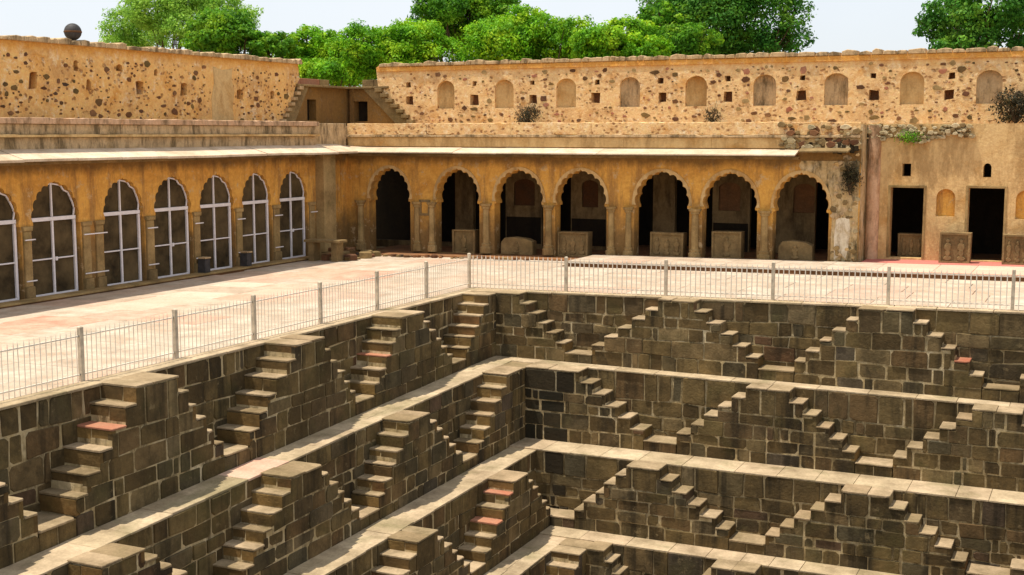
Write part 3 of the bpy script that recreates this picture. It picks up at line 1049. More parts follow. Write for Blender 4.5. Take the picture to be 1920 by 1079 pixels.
# dark bins beside the gates
for y, lab in ((37.2, 'dark box against the left arcade pier, nearer the viewer'), (39.7, 'dark box against the left arcade pier, nearer the corner')):
    o = thing('box', lab, 'box', (XL + 0.3, y, zL + 0.1))
    v, f = prism([(y - 0.15, zL + 0.1), (y + 0.15, zL + 0.1), (y + 0.14, zL + 0.62), (y - 0.14, zL + 0.62)], fl, 0.14, 0.48, 0.02, back=True)
    mesh_obj('body', v, f, 'black', o)
    v, f = prism([(y - 0.17, zL + 0.622), (y + 0.17, zL + 0.622), (y + 0.17, zL + 0.67), (y - 0.17, zL + 0.67)], fl, 0.12, 0.50, 0.01, back=True)
    mesh_obj('lid', v, f, 'gray_band', o)

# ------------------------------------------------------------------ back arcade
fb = frame_back(YB)
ba = thing('arcade', 'ochre arcade of seven open cusped arches at the back of the court', 'arcade', (-18.5, YB, -0.1))
openings = [(-28.95, -26.91), (-25.70, -23.62), (-22.93, -20.72), (-20.20, -17.98), (-16.82, -14.57), (-14.06, -11.92), (-11.33, -9.25)]
holes = [arch_hole(a, b, pz(a) + 0.06, 2.2 + jit(.02), 3.5 + jit(.02)) for a, b in openings]
v, f = plate([(-30.55, -0.6), (-8.15, -0.6), (-8.15, 4.42), (-30.55, 4.42)], holes, fb, -0.55, 0.0)
mesh_obj('arcade_wall', v, f, 'plaster', ba)
cols = [(-23.28, .44), (-20.46, .40), (-14.32, .40), (-11.62, .44), (-26.2, .9), (-17.4, .9), (-29.35, .5)]
for (x, w) in cols:
    z0 = pz(x) + 0.12
    if w < 0.6:
        shafts = [(x, 0.15)]
    else:
        shafts = [(x - 0.36, 0.13), (x + 0.36, 0.13)]
    for (xc, r_) in shafts:
        s = Soup()
        rings = [(0.0, 1.65), (0.26, 1.65), (0.30, 1.25), (0.40, 1.35), (0.44, 1.0), (1.95, 0.86), (1.98, 1.2), (2.06, 1.2), (2.10, 1.6), (2.2, 1.75)]
        nn = 8
        vv, ff = [], []
        for (h, rr) in rings:
            for i in range(nn):
                a = math.pi / nn + 2 * math.pi * i / nn
                vv.append((xc + r_ * rr * math.cos(a), YB + 0.02 - 0.6 * r_ + r_ * rr * math.sin(a), z0 + h * (2.1 - z0) / 2.2))
        for k in range(len(rings) - 1):
            for i in range(nn):
                j = (i + 1) % nn
                ff.append((k * nn + i, k * nn + j, (k + 1) * nn + j, (k + 1) * nn + i))
        s.add((vv, ff))
        s.build('column', 'column', ba)
# carved panel on the wide pier
for (xc, zc, w, h) in ((-26.2, 1.85, 0.26, 0.34),):
    v, f = plate(rect(xc - w, xc + w, zc - h, zc + h), [rect(xc - w * .6, xc + w * .6, zc - h * .7, zc + h * .7)], fb, -0.02, 0.035)
    mesh_obj('carved_panel', v, f, 'carved', ba)
# raised rims round the arches
for (a, b) in openings:
    c, w = (a + b) / 2, (b - a) / 2
    hr = arch_half(w, 2.2, 3.5)
    inner = [(c + x, z) for x, z in hr] + [(c - x, z) for x, z in reversed(hr[:-1])]
    ho = [(x * (1 + 0.085 / max(w, .1)) , 2.2 + (z - 2.2) * (1 + 0.085 / 1.3)) for x, z in arch_half(w, 2.2, 3.5, 5)]
    K = len(hr)
    outer_r = [(c + w * 1.085 * math.cos(i / (K - 1) * math.pi / 2), 2.2 + 1.42 * math.sin(i / (K - 1) * math.pi / 2) ** 0.92) for i in range(K)]
    outer_ = outer_r + [(2 * c - x, z) for x, z in reversed(outer_r[:-1])]
    n = len(inner)
    vv = [fb(x, z, 0.0) for x, z in inner] + [fb(x, z, 0.035) for x, z in inner] + [fb(x, z, 0.035) for x, z in outer_] + [fb(x, z, -0.001) for x, z in outer_]
    ff = []
    for i in range(n - 1):
        for r_ in range(3):
            ff.append((r_ * n + i, r_ * n + i + 1, (r_ + 1) * n + i + 1, (r_ + 1) * n + i))
    mesh_obj('arch_rim', vv, ff, 'buff', ba)

# inside of the arcade
ib = frame_back(50.7)
ho = []
inner_niches = [(-23.55, -22.55), (-20.35, -19.6), (-14.35, -13.45), (-11.3, -10.45)]
for (a, b) in inner_niches:
    ho.append(simple_arch(a, b, 1.85, 2.75, 3.0))
for (a, b) in [(-32.6, -28.6), (-27.45, -26.45), (-25.55, -23.95), (-22.2, -20.85), (-19.2, -17.15), (-16.2, -14.6), (-13.05, -12.0), (-10.42, -8.6)]:
    ho.append(rect(a, b, 0.16 if a > -18 else 0.1, 3.9))
v, f = plate(rect(-33, -7.9, -0.5, 5.0), ho, ib, -0.25, 0.0)
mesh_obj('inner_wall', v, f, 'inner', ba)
for (a, b) in [(-23.9, -22.25), (-20.8, -19.25), (-14.55, -13.1)]:
    v, f = prism(rect(a, b, 0.2, 1.35), ib, -0.01, 0.03, 0.01)
    mesh_obj('shade_panel', v, f, 'inner_dark', ba)  # dark panel painting in the shade low on the inner wall
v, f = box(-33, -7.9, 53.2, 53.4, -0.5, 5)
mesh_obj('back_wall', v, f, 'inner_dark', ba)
for (a, b) in inner_niches:
    v, f = box(a - .05, b + .05, 50.82, 50.88, 1.8, 3.05)
    mesh_obj('niche_back', v, f, 'rubble', ba)
# eroded end pier: rubble showing, pale patch, plants
for k in range(22):
    x = R.uniform(-9.05, -8.2); z = R.uniform(0.3, 4.3)
    if 0.3 < z < 1.9 and x < -8.5: continue
    r_ = R.uniform(0.06, 0.17)
    n = R.randint(5, 7)
    poly = [(x + r_ * R.uniform(.7, 1.2) * math.cos(2 * math.pi * i / n), z + r_ * R.uniform(.7, 1.2) * .8 * math.sin(2 * math.pi * i / n)) for i in range(n)]
    v, f = prism(poly, fb, -0.02, R.uniform(0.015, 0.07), 0.012)
    mesh_obj('stone', v, f, R.choice(['gray_band', 'carved', 'column', 'buff']), ba)
hr = arch_half(1.04, 2.2, 3.5)
poly = [(-8.2, 0.35), (-8.2, 3.98), (-10.32, 3.98), (-10.42, 3.8), (-10.29, 3.62)] + [(-10.29 + x * 1.09, 2.2 + (z - 2.2) * 1.085) for x, z in reversed(hr[1:-1:2])] + [(-9.14, 2.1), (-9.16, 0.35)]
v, f = prism(poly, fb, -0.01, 0.012, 0.003)
mesh_obj('plaster_skin', v, f, 'stained', ba)
poly = [(-9.02, 0.35), (-8.75, 0.55), (-8.6, 0.4), (-8.5, 0.9), (-8.46, 1.5), (-8.52, 1.92), (-8.98, 1.88), (-9.04, 1.2)]
v, f = prism(poly, fb, -0.01, 0.016, 0.004)
mesh_obj('plaster_patch', v, f, 'lime_patch', ba)

rubble_run0 = random.Random(61)
for k in range(44):
    x = rubble_run0.uniform(-9.15, -8.2); z = rubble_run0.uniform(0.2, 4.3)
    if 0.85 < z < 1.9 and x < -8.45: continue
    q = rubble_run0.uniform(0.04, 0.13)
    poly = [(x + q * rubble_run0.uniform(.6, 1.3) * math.cos(2 * math.pi * i / 6), z + q * rubble_run0.uniform(.5, 1.2) * math.sin(2 * math.pi * i / 6)) for i in range(6)]
    v, f = prism(poly, fb, -0.02, rubble_run0.uniform(0.02, 0.09), 0.02)
    mesh_obj('stone', v, f, rubble_run0.choice(['pale_rubble', 'gray_band', 'column', 'carved', 'buff']), ba)
# right-hand rooms, set further back
fr_ = frame_back(YR)
k_ = 48.6 / 47.45
rb = thing('room_block', 'buff plastered block with dark doorways to the right of the arcade', 'building', (-3, YR, 0.2))
def Xr(x): return x * k_
dz0 = 0.42
holes = [rect(Xr(-7.07), Xr(-5.93), dz0, 3.0), rect(Xr(-4.42), Xr(-3.23), dz0, 3.03),
         simple_arch(Xr(-5.50), Xr(-4.86), 1.98, 2.65, 2.98), rect(Xr(-6.70), Xr(-6.40), 3.42, 3.88),
         simple_arch(Xr(-3.97), Xr(-3.70), 3.42, 3.75, 3.92), simple_arch(Xr(-2.86), Xr(-2.2), 1.95, 2.65, 2.98),
         rect(Xr(-1.6), Xr(-0.4), dz0, 3.03), rect(1.6, 2.8, dz0, 3.0)]
v, f = plate([(-8.3, -0.5), (9, -0.5), (9, 5.33), (-8.3, 5.33)], holes, fr_, -0.5, 0.0)
mesh_obj('facade', v, f, 'buff', rb)
for (a, b) in ((-5.5, -4.86), (-2.86, -2.2)):
    v, f = box(Xr(a) - .05, Xr(b) + .05, YR + 0.16, YR + 0.24, 1.9, 3.05)
    mesh_obj('niche_back', v, f, 'plaster', rb)
for (a, b, z0, z1) in ((-7.07, -5.93, dz0, 3.0), (-4.42, -3.23, dz0, 3.03)):
    s = Soup()
    A, B = Xr(a), Xr(b)
    for (t0, t1, q0, q1) in ((A - .09, A, z0, z1 + .09), (B, B + .09, z0, z1 + .09), (A, B, z1, z1 + .09)):
        s.add(prism(rect(t0, t1, q0, q1), fr_, -0.01, 0.03, 0.008))
    s.build('door_surround', 'column', rb)
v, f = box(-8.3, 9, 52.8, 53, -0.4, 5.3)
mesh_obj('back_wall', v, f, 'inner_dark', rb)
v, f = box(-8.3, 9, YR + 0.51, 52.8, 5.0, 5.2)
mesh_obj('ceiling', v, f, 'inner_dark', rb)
# return wall between the two facades, with a rounded pilaster
v, f = prism([(YB + 0.001, -0.4), (YR - 0.002, -0.4), (YR - 0.002, 5.30), (YB + 0.001, 5.30)], lambda t, z, d: (-8.3 + d, t, z), -0.05, 0.16, 0.0, back=True)
mesh_obj('return_wall', v, f, 'stained', rb)
vv, ff = [], []
for i in range(11):
    a = math.pi * i / 10
    for z in (-0.3, 5.28):
        vv.append((-7.88 - 0.24 * math.cos(a), YR - 0.001 - 0.22 * math.sin(a), z))
for i in range(10):
    ff.append((2 * i, 2 * i + 2, 2 * i + 3, 2 * i + 1))
mesh_obj('pilaster', vv, ff, 'pink_band', rb)
# ragged broken edge above
def rubble_run(parent, fn, n, t0, t1, z0, z1, mats, smin=0.06, smax=0.2, dmin=0.0, dmax=0.12, seed=3):
    r = random.Random(seed)
    for k in range(n):
        t = r.uniform(t0, t1)
        u = (t - t0) / (t1 - t0)
        z = r.uniform(z0(u), z1(u))
        q = r.uniform(smin, smax)
        m = r.randint(5, 7)
        poly = [(t + q * r.uniform(.7, 1.3) * math.cos(2 * math.pi * i / m), z + q * r.uniform(.5, .9) * math.sin(2 * math.pi * i / m)) for i in range(m)]
        v, f = prism(poly, fn, dmin - 0.03, r.uniform(dmin + 0.01, dmax), 0.015)
        mesh_obj('stone', v, f, r.choice(mats), parent)
rubble_run(rb, fr_, 200, -8.2, -4.5, lambda u: 4.66 + 0.14 * u + 0.10 * math.sin(9 * u), lambda u: 5.28, ['pale_rubble', 'pale_rubble', 'pale_rubble', 'carved'], smin=0.03, smax=0.13, dmax=0.22, seed=8)

# ------------------------------------------------------------------ parapet, eaves and flat roof
pw = thing('parapet', 'weathered pinkish parapet band above the left arcade eave', 'parapet', (XL, 30, 4.5))
def band(parent, fn, t0, t1, z0, z1, d0, d1, mat, name='band', seg=None, rag=0.0):
    """a run of masonry, broken into lengths"""
    t = t0
    while t < t1 - 0.01:
        e = min(t1, t + (R.uniform(*seg) if seg else 1e9))
        if t1 - e < 0.5: e = t1
        if rag:
            n = max(2, int((e - t) / 0.25))
            top = [(e - (e - t) * i / n, z1 + (jit(rag) if 0 <= i <= n else 0)) for i in range(n + 1)]
            poly = [(t, z0), (e, z0)] + top
        else:
            poly = [(t, z0), (e, z0), (e, z1), (t, z1)]
        v, f = prism(poly, fn, d0, d1 + (jit(0.012) if seg else 0), 0.012, back=True)
        mesh_obj(name, v, f, mat, parent)
        t = e + 0.004
band(pw, fl, 8, 44.9, 4.36, 4.86, -0.5, 0.10, 'gray_band', seg=(3, 6))
band(pw, fl, 8, 45.0, 4.865, 4.95, -0.5, 0.26, 'buff', 'moulding', seg=(3.5, 6), rag=0.012)
band(pw, fl, 8, 44.9, 4.955, 5.27, -0.5, 0.14, 'gray_band', seg=(3, 5))
band(pw, fl, 8, 45.0, 5.275, 5.46, -0.5, 0.24, 'pink_band', 'coping_stone', seg=(3.0, 6.5), rag=0.014)
band(pw, fl, 44.9, 47.4, 4.36, 5.40, -0.5, 0.02, 'gray_band')
pb = thing('parapet', 'crumbling tan parapet band above the back arcade eave', 'parapet', (-19, YB, 4.5))
band(pb, fb, -30.0, -8.2, 4.425, 4.82, -0.5, 0.03, 'buff', seg=(3, 6))
band(pb, fb, -30.0, -8.2, 4.825, 4.92, -0.5, 0.12, 'gray_band', 'moulding', seg=(1.2, 2.6), rag=0.03)
band(pb, fb, -30.0, -8.2, 4.925, 5.40, -0.5, 0.02, 'upper', seg=(3, 5), rag=0.02)
rubble_run(pb, fb, 60, -11.2, -8.3, lambda u: 4.3 + 0.1 * u, lambda u: 5.3, ['pale_rubble', 'carved', 'rubble'], dmax=0.18, dmin=0.02, seed=21)
# dark broken eave end
v, f = prism([(46.72, 4.30), (47.40, 4.42), (47.40, 4.47), (46.72, 4.35)], lambda a, b, c: (c, a, b), -10.3, -8.5, 0.0, back=True)
mesh_obj('broken_slab', v, f, 'carved', pb)
for k in range(14):
    x = -10.35 + k * 0.15
    z0 = 4.30 + jit(0.06); z1 = 4.62 + jit(0.10)
    v, f = prism([(x, z0), (x + 0.146, z0 + jit(.03)), (x + 0.146, z1 + jit(.03)), (x, z1)], fb, -0.02, 0.10 + jit(0.06), 0.02)
    mesh_obj('broken_edge', v, f, R.choice(['stone_wet_shade', 'stained', 'stone_wet_shade', 'carved']), pb)  # shade of the eave's underside put into the stone colours
# roof deck
roof = Soup()
roof.add(box(-33.6, XL - 0.5, 8, 53.4, 4.75, 5.30))
roof.add(box(XL - 0.5, -8.3, YB + 0.5, 53.4, 4.76, 5.31))
roof.add(box(-8.3, 9.5, YR + 0.5, 53.4, 5.2, 5.31))
ro = roof.build('roof_deck', 'gray_band', label='flat roof terrace over the arcades and rooms', category='roof')

def eave(label, side, t0, t1, loc):
    o = thing('eave', label, 'eave', loc)
    t = t0
    while t < t1 - 0.05:
        e = min(t1, t + R.uniform(1.6, 3.2))
        if t1 - e < 0.8: e = t1
        dz = jit(0.012); ov = 1.12 + jit(0.03)
        poly = [(0.0, 4.45 + dz), (ov, 4.14 + dz), (ov, 4.215 + dz), (0.0, 4.525 + dz)]
        if side == 'L':
            v, f = prism(poly, lambda d, z, c: (XL + d, c, z), t + 0.006, e - 0.006, 0.0, back=True)
        else:
            v, f = prism([(d, 4.19 + (z - 4.19) * 0.62) for d, z in poly], lambda d, z, c: (c, YB - d * 0.86, z), t + 0.006, e - 0.006, 0.0, back=True)
        mesh_obj('eave_slab', v, f, 'eave', o)
        t = e
    return o
eL = eave('long sloping pale stone eave over the left arcade', 'L', 8.0, YB - 0.9, (XL, 30, 4.4))
eB = eave('sloping pale stone eave over the back arcade', 'R', -29.0, -10.35, (-19, YB, 4.4))
# corner mitre
A, C_, B_, D_ = (XL, YB, 4.46), (XL, YB - 0.9, 4.52), (XL + 1.12, YB - 0.95, 4.205), (-29.0, YB, 4.40)
low = [(p[0], p[1], p[2] - 0.07) for p in (A, C_, B_, D_)]
mesh_obj('corner_slab', [A, C_, B_, D_] + low, [(0, 1, 2), (0, 2, 3), (6, 5, 4), (7, 6, 4), (1, 0, 4, 5), (2, 1, 5, 6), (3, 2, 6, 7), (0, 3, 7, 4)], 'eave', eB)
# soffit boards: dark weathered cornice under the eaves
band(la, fl, 8, 46.2, 4.02, 4.13, -0.01, 0.10, 'carved', 'cornice', seg=(3, 6))
band(ba, fb, -29.9, -10.4, 4.02, 4.13, -0.01, 0.10, 'carved', 'cornice', seg=(3, 6))

# ------------------------------------------------------------------ upper walls
XU, YU = -31.5, 50.0
fu, fub = frame_left(XU), frame_back(YU)
def ragged_top(t0, t1, z, n, amp):
    return [(t1 + (t0 - t1) * i / n, z + jit(amp)) for i in range(n + 1)]
uw = thing('rubble_wall', 'high orange rubble wall with dark holes above the left arcade', 'wall', (XU, 30, 5.3))
lh = []
for (y, z, w, h) in [(31.1, 6.66, .34, .5), (33.6, 6.62, .26, .3), (36.1, 6.6, .36, .42), (38.5, 6.6, .34, .44), (28.0, 6.7, .4, .45), (25.0, 6.6, .35, .4),
                     (41.95, 6.5, .4, .4), (44.1, 6.55, .28, .3), (33.0, 7.2, .25, .3), (37.0, 7.15, .2, .25), (35.1, 7.25, .3, .2)]:
    q = [(y - w / 2 + jit(.05), z - h / 2 + jit(.04)), (y + w / 2 + jit(.05), z - h / 2 + jit(.04)), (y + w / 2 + jit(.05), z + h / 2 + jit(.04)), (y + jit(.05), z + h / 2 + .04), (y - w / 2 + jit(.05), z + h / 2 + jit(.04))]
    lh.append(q)
outer = [(8, 5.3), (45.0, 5.3), (45.2, 5.9), (45.55, 6.4), (45.75, 6.9), (46.1, 7.3)] + ragged_top(8, 46.0, 7.93, 90, 0.025)
v, f = plate(outer, lh, fu, -0.55, 0.0)
mesh_obj('wall', v, f, 'upper_shade', uw)
v, f = box(XU - 0.32, XU - 0.26, 8, 46, 5.4, 7.6)
mesh_obj('hole_back', v, f, 'rubble', uw)
# bare pilaster strip
v, f = prism([(40.15, 5.3), (41.5, 5.3), (41.42, 6.0), (41.55, 6.6), (41.4, 7.1), (41.46, 7.5), (40.8, 7.42), (40.25, 7.55), (40.3, 6.9), (40.12, 6.3)], fu, -0.01, 0.03, 0.02)
mesh_obj('pilaster', v, f, 'buff', uw)
def patches(parent, fn, n, t0, t1, z0, z1, seed, avoid, mats=('rubble',), smin=0.04, smax=0.17, proud=0.02, cluster=True):
    r = random.Random(seed)
    done = []
    tries = 0
    while len(done) < n and tries < n * 30:
        tries += 1
        t, z = r.uniform(t0, t1), r.uniform(z0, z1)
        if cluster and math.sin(1.9 * t + seed) * math.sin(3.1 * z + t) < r.uniform(-0.9, 0.3):
            continue
        q = smin + (smax - smin) * r.random() ** 2
        if any(abs(t - a) < q + w and abs(z - b) < q * .7 + h for (a, b, w, h) in avoid):
            continue
        if any(abs(t - a) < (q + s) * 1.0 and abs(z - b) < (q + s) * .75 for (a, b, s) in done):
            continue
        done.append((t, z, q))
        m = r.randint(5, 8)
        an = r.uniform(0.4, 0.9)
        poly = [(t + q * r.uniform(.65, 1.25) * math.cos(2 * math.pi * i / m), z + q * an * r.uniform(.65, 1.25) * math.sin(2 * math.pi * i / m)) for i in range(m)]
        v, f = prism(poly, fn, -0.02, proud * r.uniform(0.4, 1.4), 0.008)
        mesh_obj('stone', v, f, r.choice(mats), parent)
av = [((q[0][0] + q[1][0]) / 2, (q[0][1] + q[2][1]) / 2, .25, .3) for q in lh] + [(40.8, 6.5, .75, 1.3)]
patches(uw, fu, 280, 26, 45.2, 5.45, 7.5, 4, av, mats=('rubble', 'rubble', 'rubble', 'riser'), smax=0.20)
# coping stones along the top
def coping(parent, fn, t0, t1, z, mat, seed, dd=0.09):
    r = random.Random(seed)
    t = t0
    while t < t1:
        e = t + r.uniform(0.22, 0.75)
        h = r.uniform(0.05, 0.13)
        zz = z(t) if callable(z) else z
        poly = [(t + 0.01, zz - 0.06), (e - 0.01, zz - 0.06), (e - r.uniform(0.02, .06), zz + h), (t + (e - t) * r.uniform(.3, .7), zz + h + r.uniform(0, .05)), (t + r.uniform(0.02, .06), zz + h * r.uniform(.7, 1))]
        v, f = prism(poly, fn, -0.62, dd + r.uniform(-0.03, 0.04), 0.02, back=True)
        mesh_obj('coping_stone', v, f, mat, parent)
        t = e
coping(uw, fu, 24, 46.1, 7.96, 'gray_band', 31)

ub = thing('niche_wall', 'high tan rubble wall with a row of arched niches along the back', 'wall', (-15, YU, 5.3))
nx = [(-26.94, -26.09), (-24.13, -23.24), (-21.26, -20.36), (-18.42, -17.54), (-15.61, -14.72), (-12.84, -11.93), (-10.07, -9.16), (-7.25, -6.38), (-4.55, -3.65), (-1.7, -.8), (1.2, 2.1)]
sqx = [-27.93, -25.13, -22.32, -19.48, -16.58, -13.85, -10.95, -8.21, -5.48, -2.7]
holes = [simple_arch(a, b, 6.06, 6.86, 7.27) for a, b in nx]
av = [((a + b) / 2, 6.65, .55, .72) for a, b in nx]
for i, x in enumerate(sqx):
    s = 0.19 + jit(.02)
    if i == 0: x = -28.35
    zc = 6.42 + jit(0.02)
    j4 = lambda: jit(0.03)
    holes.append([(x - s + j4(), zc - s + j4()), (x + s + j4(), zc - s + j4()), (x + s + j4(), zc + s + j4()), (x - s + j4(), zc + s + j4())])
    av.append((x, zc, .25, .25))
    s = 0.11 + jit(.02); zc = 7.12 + jit(0.03); x2 = x + jit(.08)
    holes.append([(x2 - s + j4(), zc - s + j4()), (x2 + s + j4(), zc - s), (x2 + s, zc + s + j4()), (x2 - s + j4(), zc + s)])
    av.append((x2, zc, .16, .16))
outer = [(-28.15, 5.3), (9, 5.3)] + ragged_top(-29.9, 9, 7.98, 100, 0.02) + [(-30.05, 7.9), (-29.95, 6.95), (-29.4, 6.5), (-28.9, 6.0)]
v, f = plate(outer, holes, fub, -0.5, 0.0)
mesh_obj('wall', v, f, 'upper', ub)
for (a, b) in nx:
    # curved niche back
    c, w = (a + b) / 2, (b - a) / 2 + 0.04
    vv, ff = [], []
    for i in range(9):
        an = math.pi * i / 8
        for z in (6.0, 7.3):
            vv.append((c - w * math.cos(an), YU + 0.05 + 0.24 * math.sin(an), z))
    for i in range(8):
        ff.append((2 * i, 2 * i + 2, 2 * i + 3, 2 * i + 1))
    mesh_obj('niche', vv, ff, 'buff' if R.random() < 0.5 else 'gray_band', ub)  # grey backs put some of the niche shading into the colour
v, f = box(-30, 9, YU + 0.36, YU + 0.42, 5.4, 7.7)
mesh_obj('hole_back', v, f, 'rubble', ub)
patches(ub, fub, 280, -28.3, -1.8, 5.45, 7.6, 9, av, mats=('rubble', 'rubble', 'riser', 'red', 'column'), smax=0.2)
coping(ub, fub, -29.9, 0, 7.99, 'gray_band', 41, 0.07)
v, f = prism([(-30.0, 7.72), (9, 7.72), (9, 7.93), (-29.9, 7.90)], fub, -0.02, 0.035, 0.01)
mesh_obj('top_band', v, f, 'upper_shade', ub)

# corner stair tower between the two upper walls
ck = thing('corner_stair', 'corner platform with stairs down both sides between the upper walls', 'stair tower', (-31.2, 49.5, 5.3))
# left wing: faces +x
hl = [rect(46.95, 47.65, 5.55, 6.45)]
v, f = plate([(44.9, 5.3), (50.6, 5.3), (50.6, 6.98), (46.1, 6.98)], hl, fu, -1.3, -0.22)
mesh_obj('wing_wall', v, f, 'plaster', ck)
for fn_, pts_ in ((fu, [(44.55, 5.3), (45.55, 5.3), (46.75, 6.98), (46.0, 6.98)]), (fub, [(-28.95, 5.3), (-28.05, 5.3), (-30.0, 6.98), (-30.75, 6.98)])):
    v, f = prism(pts_, fn_, -0.9, 0.03, 0.01, back=True)
    mesh_obj('stringer', v, f, 'carved', ck)
v, f = plate([(-31.55, 5.3), (-28.3, 5.3), (-30.0, 6.98), (-31.55, 6.98)], [rect(-31.35, -30.6, 5.52, 6.42)], fub, -1.3, -0.12)
mesh_obj('wing_wall', v, f, 'plaster', ck)
v, f = box(-32.2, -32.1, 46, 50.6, 5.3, 6.9)
mesh_obj('inner_wall', v, f, 'inner_dark', ck)
v, f = box(-31.5, -29.5, 50.6, 50.7, 5.3, 6.9)
mesh_obj('inner_wall', v, f, 'inner_dark', ck)
# platform edge slabs and the red and grey parapet above
t = 45.8
while t < 50.3:
    e = t + R.uniform(0.7, 1.1)
    v, f = prism([(t + .005, 6.98), (e - .005, 6.98), (e - .005, 7.07), (t + .005, 7.07)], fu, -1.3, 0.12 + jit(.02), 0.01, back=True)
    mesh_obj('platform_slab', v, f, 'carved', ck)
    t = e
x = -31.35
while x < -29.9:
    e = x + R.uniform(0.5, 0.8)
    v, f = prism([(x + .005, 6.985), (e - .005, 6.985), (e - .005, 7.075), (x + .005, 7.075)], fub, -1.3, 0.12 + jit(.02), 0.01, back=True)
    mesh_obj('platform_slab', v, f, 'carved', ck)
    x = e
for (a, b, m_) in ((46.2, 47.7, 'red'), (47.72, 49.2, 'red'), (49.22, 50.0, 'carved')):
    v, f = prism(rect(a, b, 7.08, 7.40), fu, -1.25, -1.05, 0.01, back=True)
    mesh_obj('parapet_slab', v, f, m_, ck)
for (a, b, m_) in ((-31.4, -30.8, 'carved'), (-30.78, -30.0, 'carved')):
    v, f = prism(rect(a, b, 7.08, 7.42), fub, -1.2, -1.0, 0.01, back=True)
    mesh_obj('parapet_slab', v, f, m_, ck)
# the steps
for i in range(7):
    z1 = 6.98 - i * 0.235
    a = 46.15 - i * 0.22
    v, f = prism(rect(a - 0.26, a + 0.02, z1 - 0.14, z1 + 0.0), fu, -0.9, 0.16, 0.012, back=True)
    mesh_obj('step', v, f, 'gray_band', ck)
    v, f = prism(rect(a - 0.20, a + 0.02, z1 - 0.235, z1 - 0.162), fu, -0.9, -0.03, 0.0, back=True)
    mesh_obj('riser', v, f, 'riser', ck)
    x = -30.02 + i * 0.27
    v, f = prism(rect(x - 0.02, x + 0.34, z1 - 0.15, z1 + 0.0), fub, -0.9, 0.18, 0.012, back=True)
    mesh_obj('step', v, f, 'carved', ck)
    v, f = prism(rect(x - 0.02, x + 0.27, z1 - 0.235, z1 - 0.152), fub, -0.9, 0.01, 0.0, back=True)
    mesh_obj('riser', v, f, 'rubble', ck)

# ------------------------------------------------------------------ carved fragments on display
def carved_block(x, y, w, h, label, style=0, d=0.5, rot=0.0):
    z0 = pz(x) + (0.135 if x > -18.4 else 0.055) + (0.07 if x > -18.4 and y < 47.2 else 0) + (0.002 if y < 49.3 else 0)
    if x > -8.0: z0 = pz(x) + 0.206
    o = thing('carved_block', label, 'carved block', (x, y, z0), 'carved stone fragments on display')
    o.rotation_euler = (0, 0, rot)
    fr = lambda t, z, dd: (x + t, y - dd, z0 + z)
    if style == 0:
        outer = [(-w / 2, 0), (w / 2, 0), (w / 2 + jit(.02), h), (-w / 2 + jit(.02), h + jit(.02))]
    else:
        outer = [(-w / 2, 0), (w / 2, 0), (w / 2 - .02, h * .78), (w * .3, h * .93), (-w * .1, h), (-w * .38, h * .95), (-w / 2 + .01, h * .7)]
    v, f = prism(outer, fr, -d / 2, d / 2 - 0.07, 0.02, back=True)
    mesh_obj('body', v, f, 'carved', o)
    m = 0.07
    if style == 0:
        v, f = plate(outer, [[(-w / 2 + m, m), (w / 2 - m, m), (w / 2 - m, h - m), (-w / 2 + m, h - m)]], fr, d / 2 - 0.072, d / 2)
        mesh_obj('border', v, f, 'carved', o)
    # relief figures
    nf = 1 if style == 1 else R.choice([1, 2, 3])
    for q in range(nf):
        s = Soup()
        cx_ = (q - (nf - 1) / 2) * (w - 2 * m) / max(nf, 1)
        hh = (h - 2 * m) * 0.85
        ww = min(0.16, (w - 2 * m) / nf * 0.36)
        for (zc, rw, rh) in ((0.88, .42, .11), (0.62, .8, .2), (0.36, .6, .17), (0.12, .9, .12)):
            mth = 9
            s.add(prism([(cx_ + jit(.01) + ww * rw * math.cos(2 * math.pi * i / mth), m + hh * zc + hh * rh * math.sin(2 * math.pi * i / mth)) for i in range(mth)], fr, d / 2 - 0.09, d / 2 - 0.01 + jit(.01), 0.02))
        s.build('relief', 'carved', o)
    return o
carved_block(-24.45, 47.85, 1.05, 1.0, 'tall carved stone block standing in the second arch from the corner')
carved_block(-22.0, 47.8, 1.45, 0.72, 'low rough topped carved block in the third arch from the corner', 1)
carved_block(-19.5, 47.85, 1.3, 1.0, 'square carved block in the fourth arch from the corner')
carved_block(-15.55, 47.9, 1.35, 0.95, 'square carved block in the fifth arch, right of the plain wide pier')
carved_block(-13.15, 47.9, 1.15, 1.05, 'upright carved block in the sixth arch from the corner')
carved_block(-10.5, 47.8, 1.3, 0.75, 'low broken carved block in the seventh arch, beside the eroded pier', 1)
carved_block(-9.0 + 0.1, 48.6, 0.5, 0.9, 'small carved block half hidden behind the eroded pier')
carved_block(-4.85, 48.0, 1.05, 1.08, 'carved block with figures between the two dark doorways')
carved_block(-2.75, 48.0, 1.0, 1.05, 'carved block right of the second dark doorway, at the right picture edge')
carved_block(-6.55, 49.6, 0.95, 0.9, 'dim carved block just inside the first dark doorway')

# debris heap by the corner
o = thing('rubble_pile', 'brown rubble piled in the corner of the court', 'rubble pile', (-28.7, 44.6, -0.15))
r = random.Random(77)
for k in range(42):
    x, y = r.uniform(-29.4, -27.6), r.uniform(43.6, 46.0)
    s_ = r.uniform(0.10, 0.30)
    z = -0.15 + max(0, 0.55 - 0.5 * abs(y - 44.8) - 0.5 * abs(x + 28.8)) * r.random()
    n = r.randint(5, 6)
    v, f = prism([(x + s_ * r.uniform(.7, 1.2) * math.cos(2 * math.pi * i / n), y + s_ * r.uniform(.7, 1.2) * math.sin(2 * math.pi * i / n)) for i in range(n)], XY, z - 0.05, z + s_ * r.uniform(.6, 1.1), 0.03)
    mesh_obj('stone', v, f, r.choice(['rubble', 'carved', 'riser']), o)
o = thing('bench', 'stone slab bench on rough blocks beside the corner pilaster', 'bench', (-28.6, 43.5, -0.15))
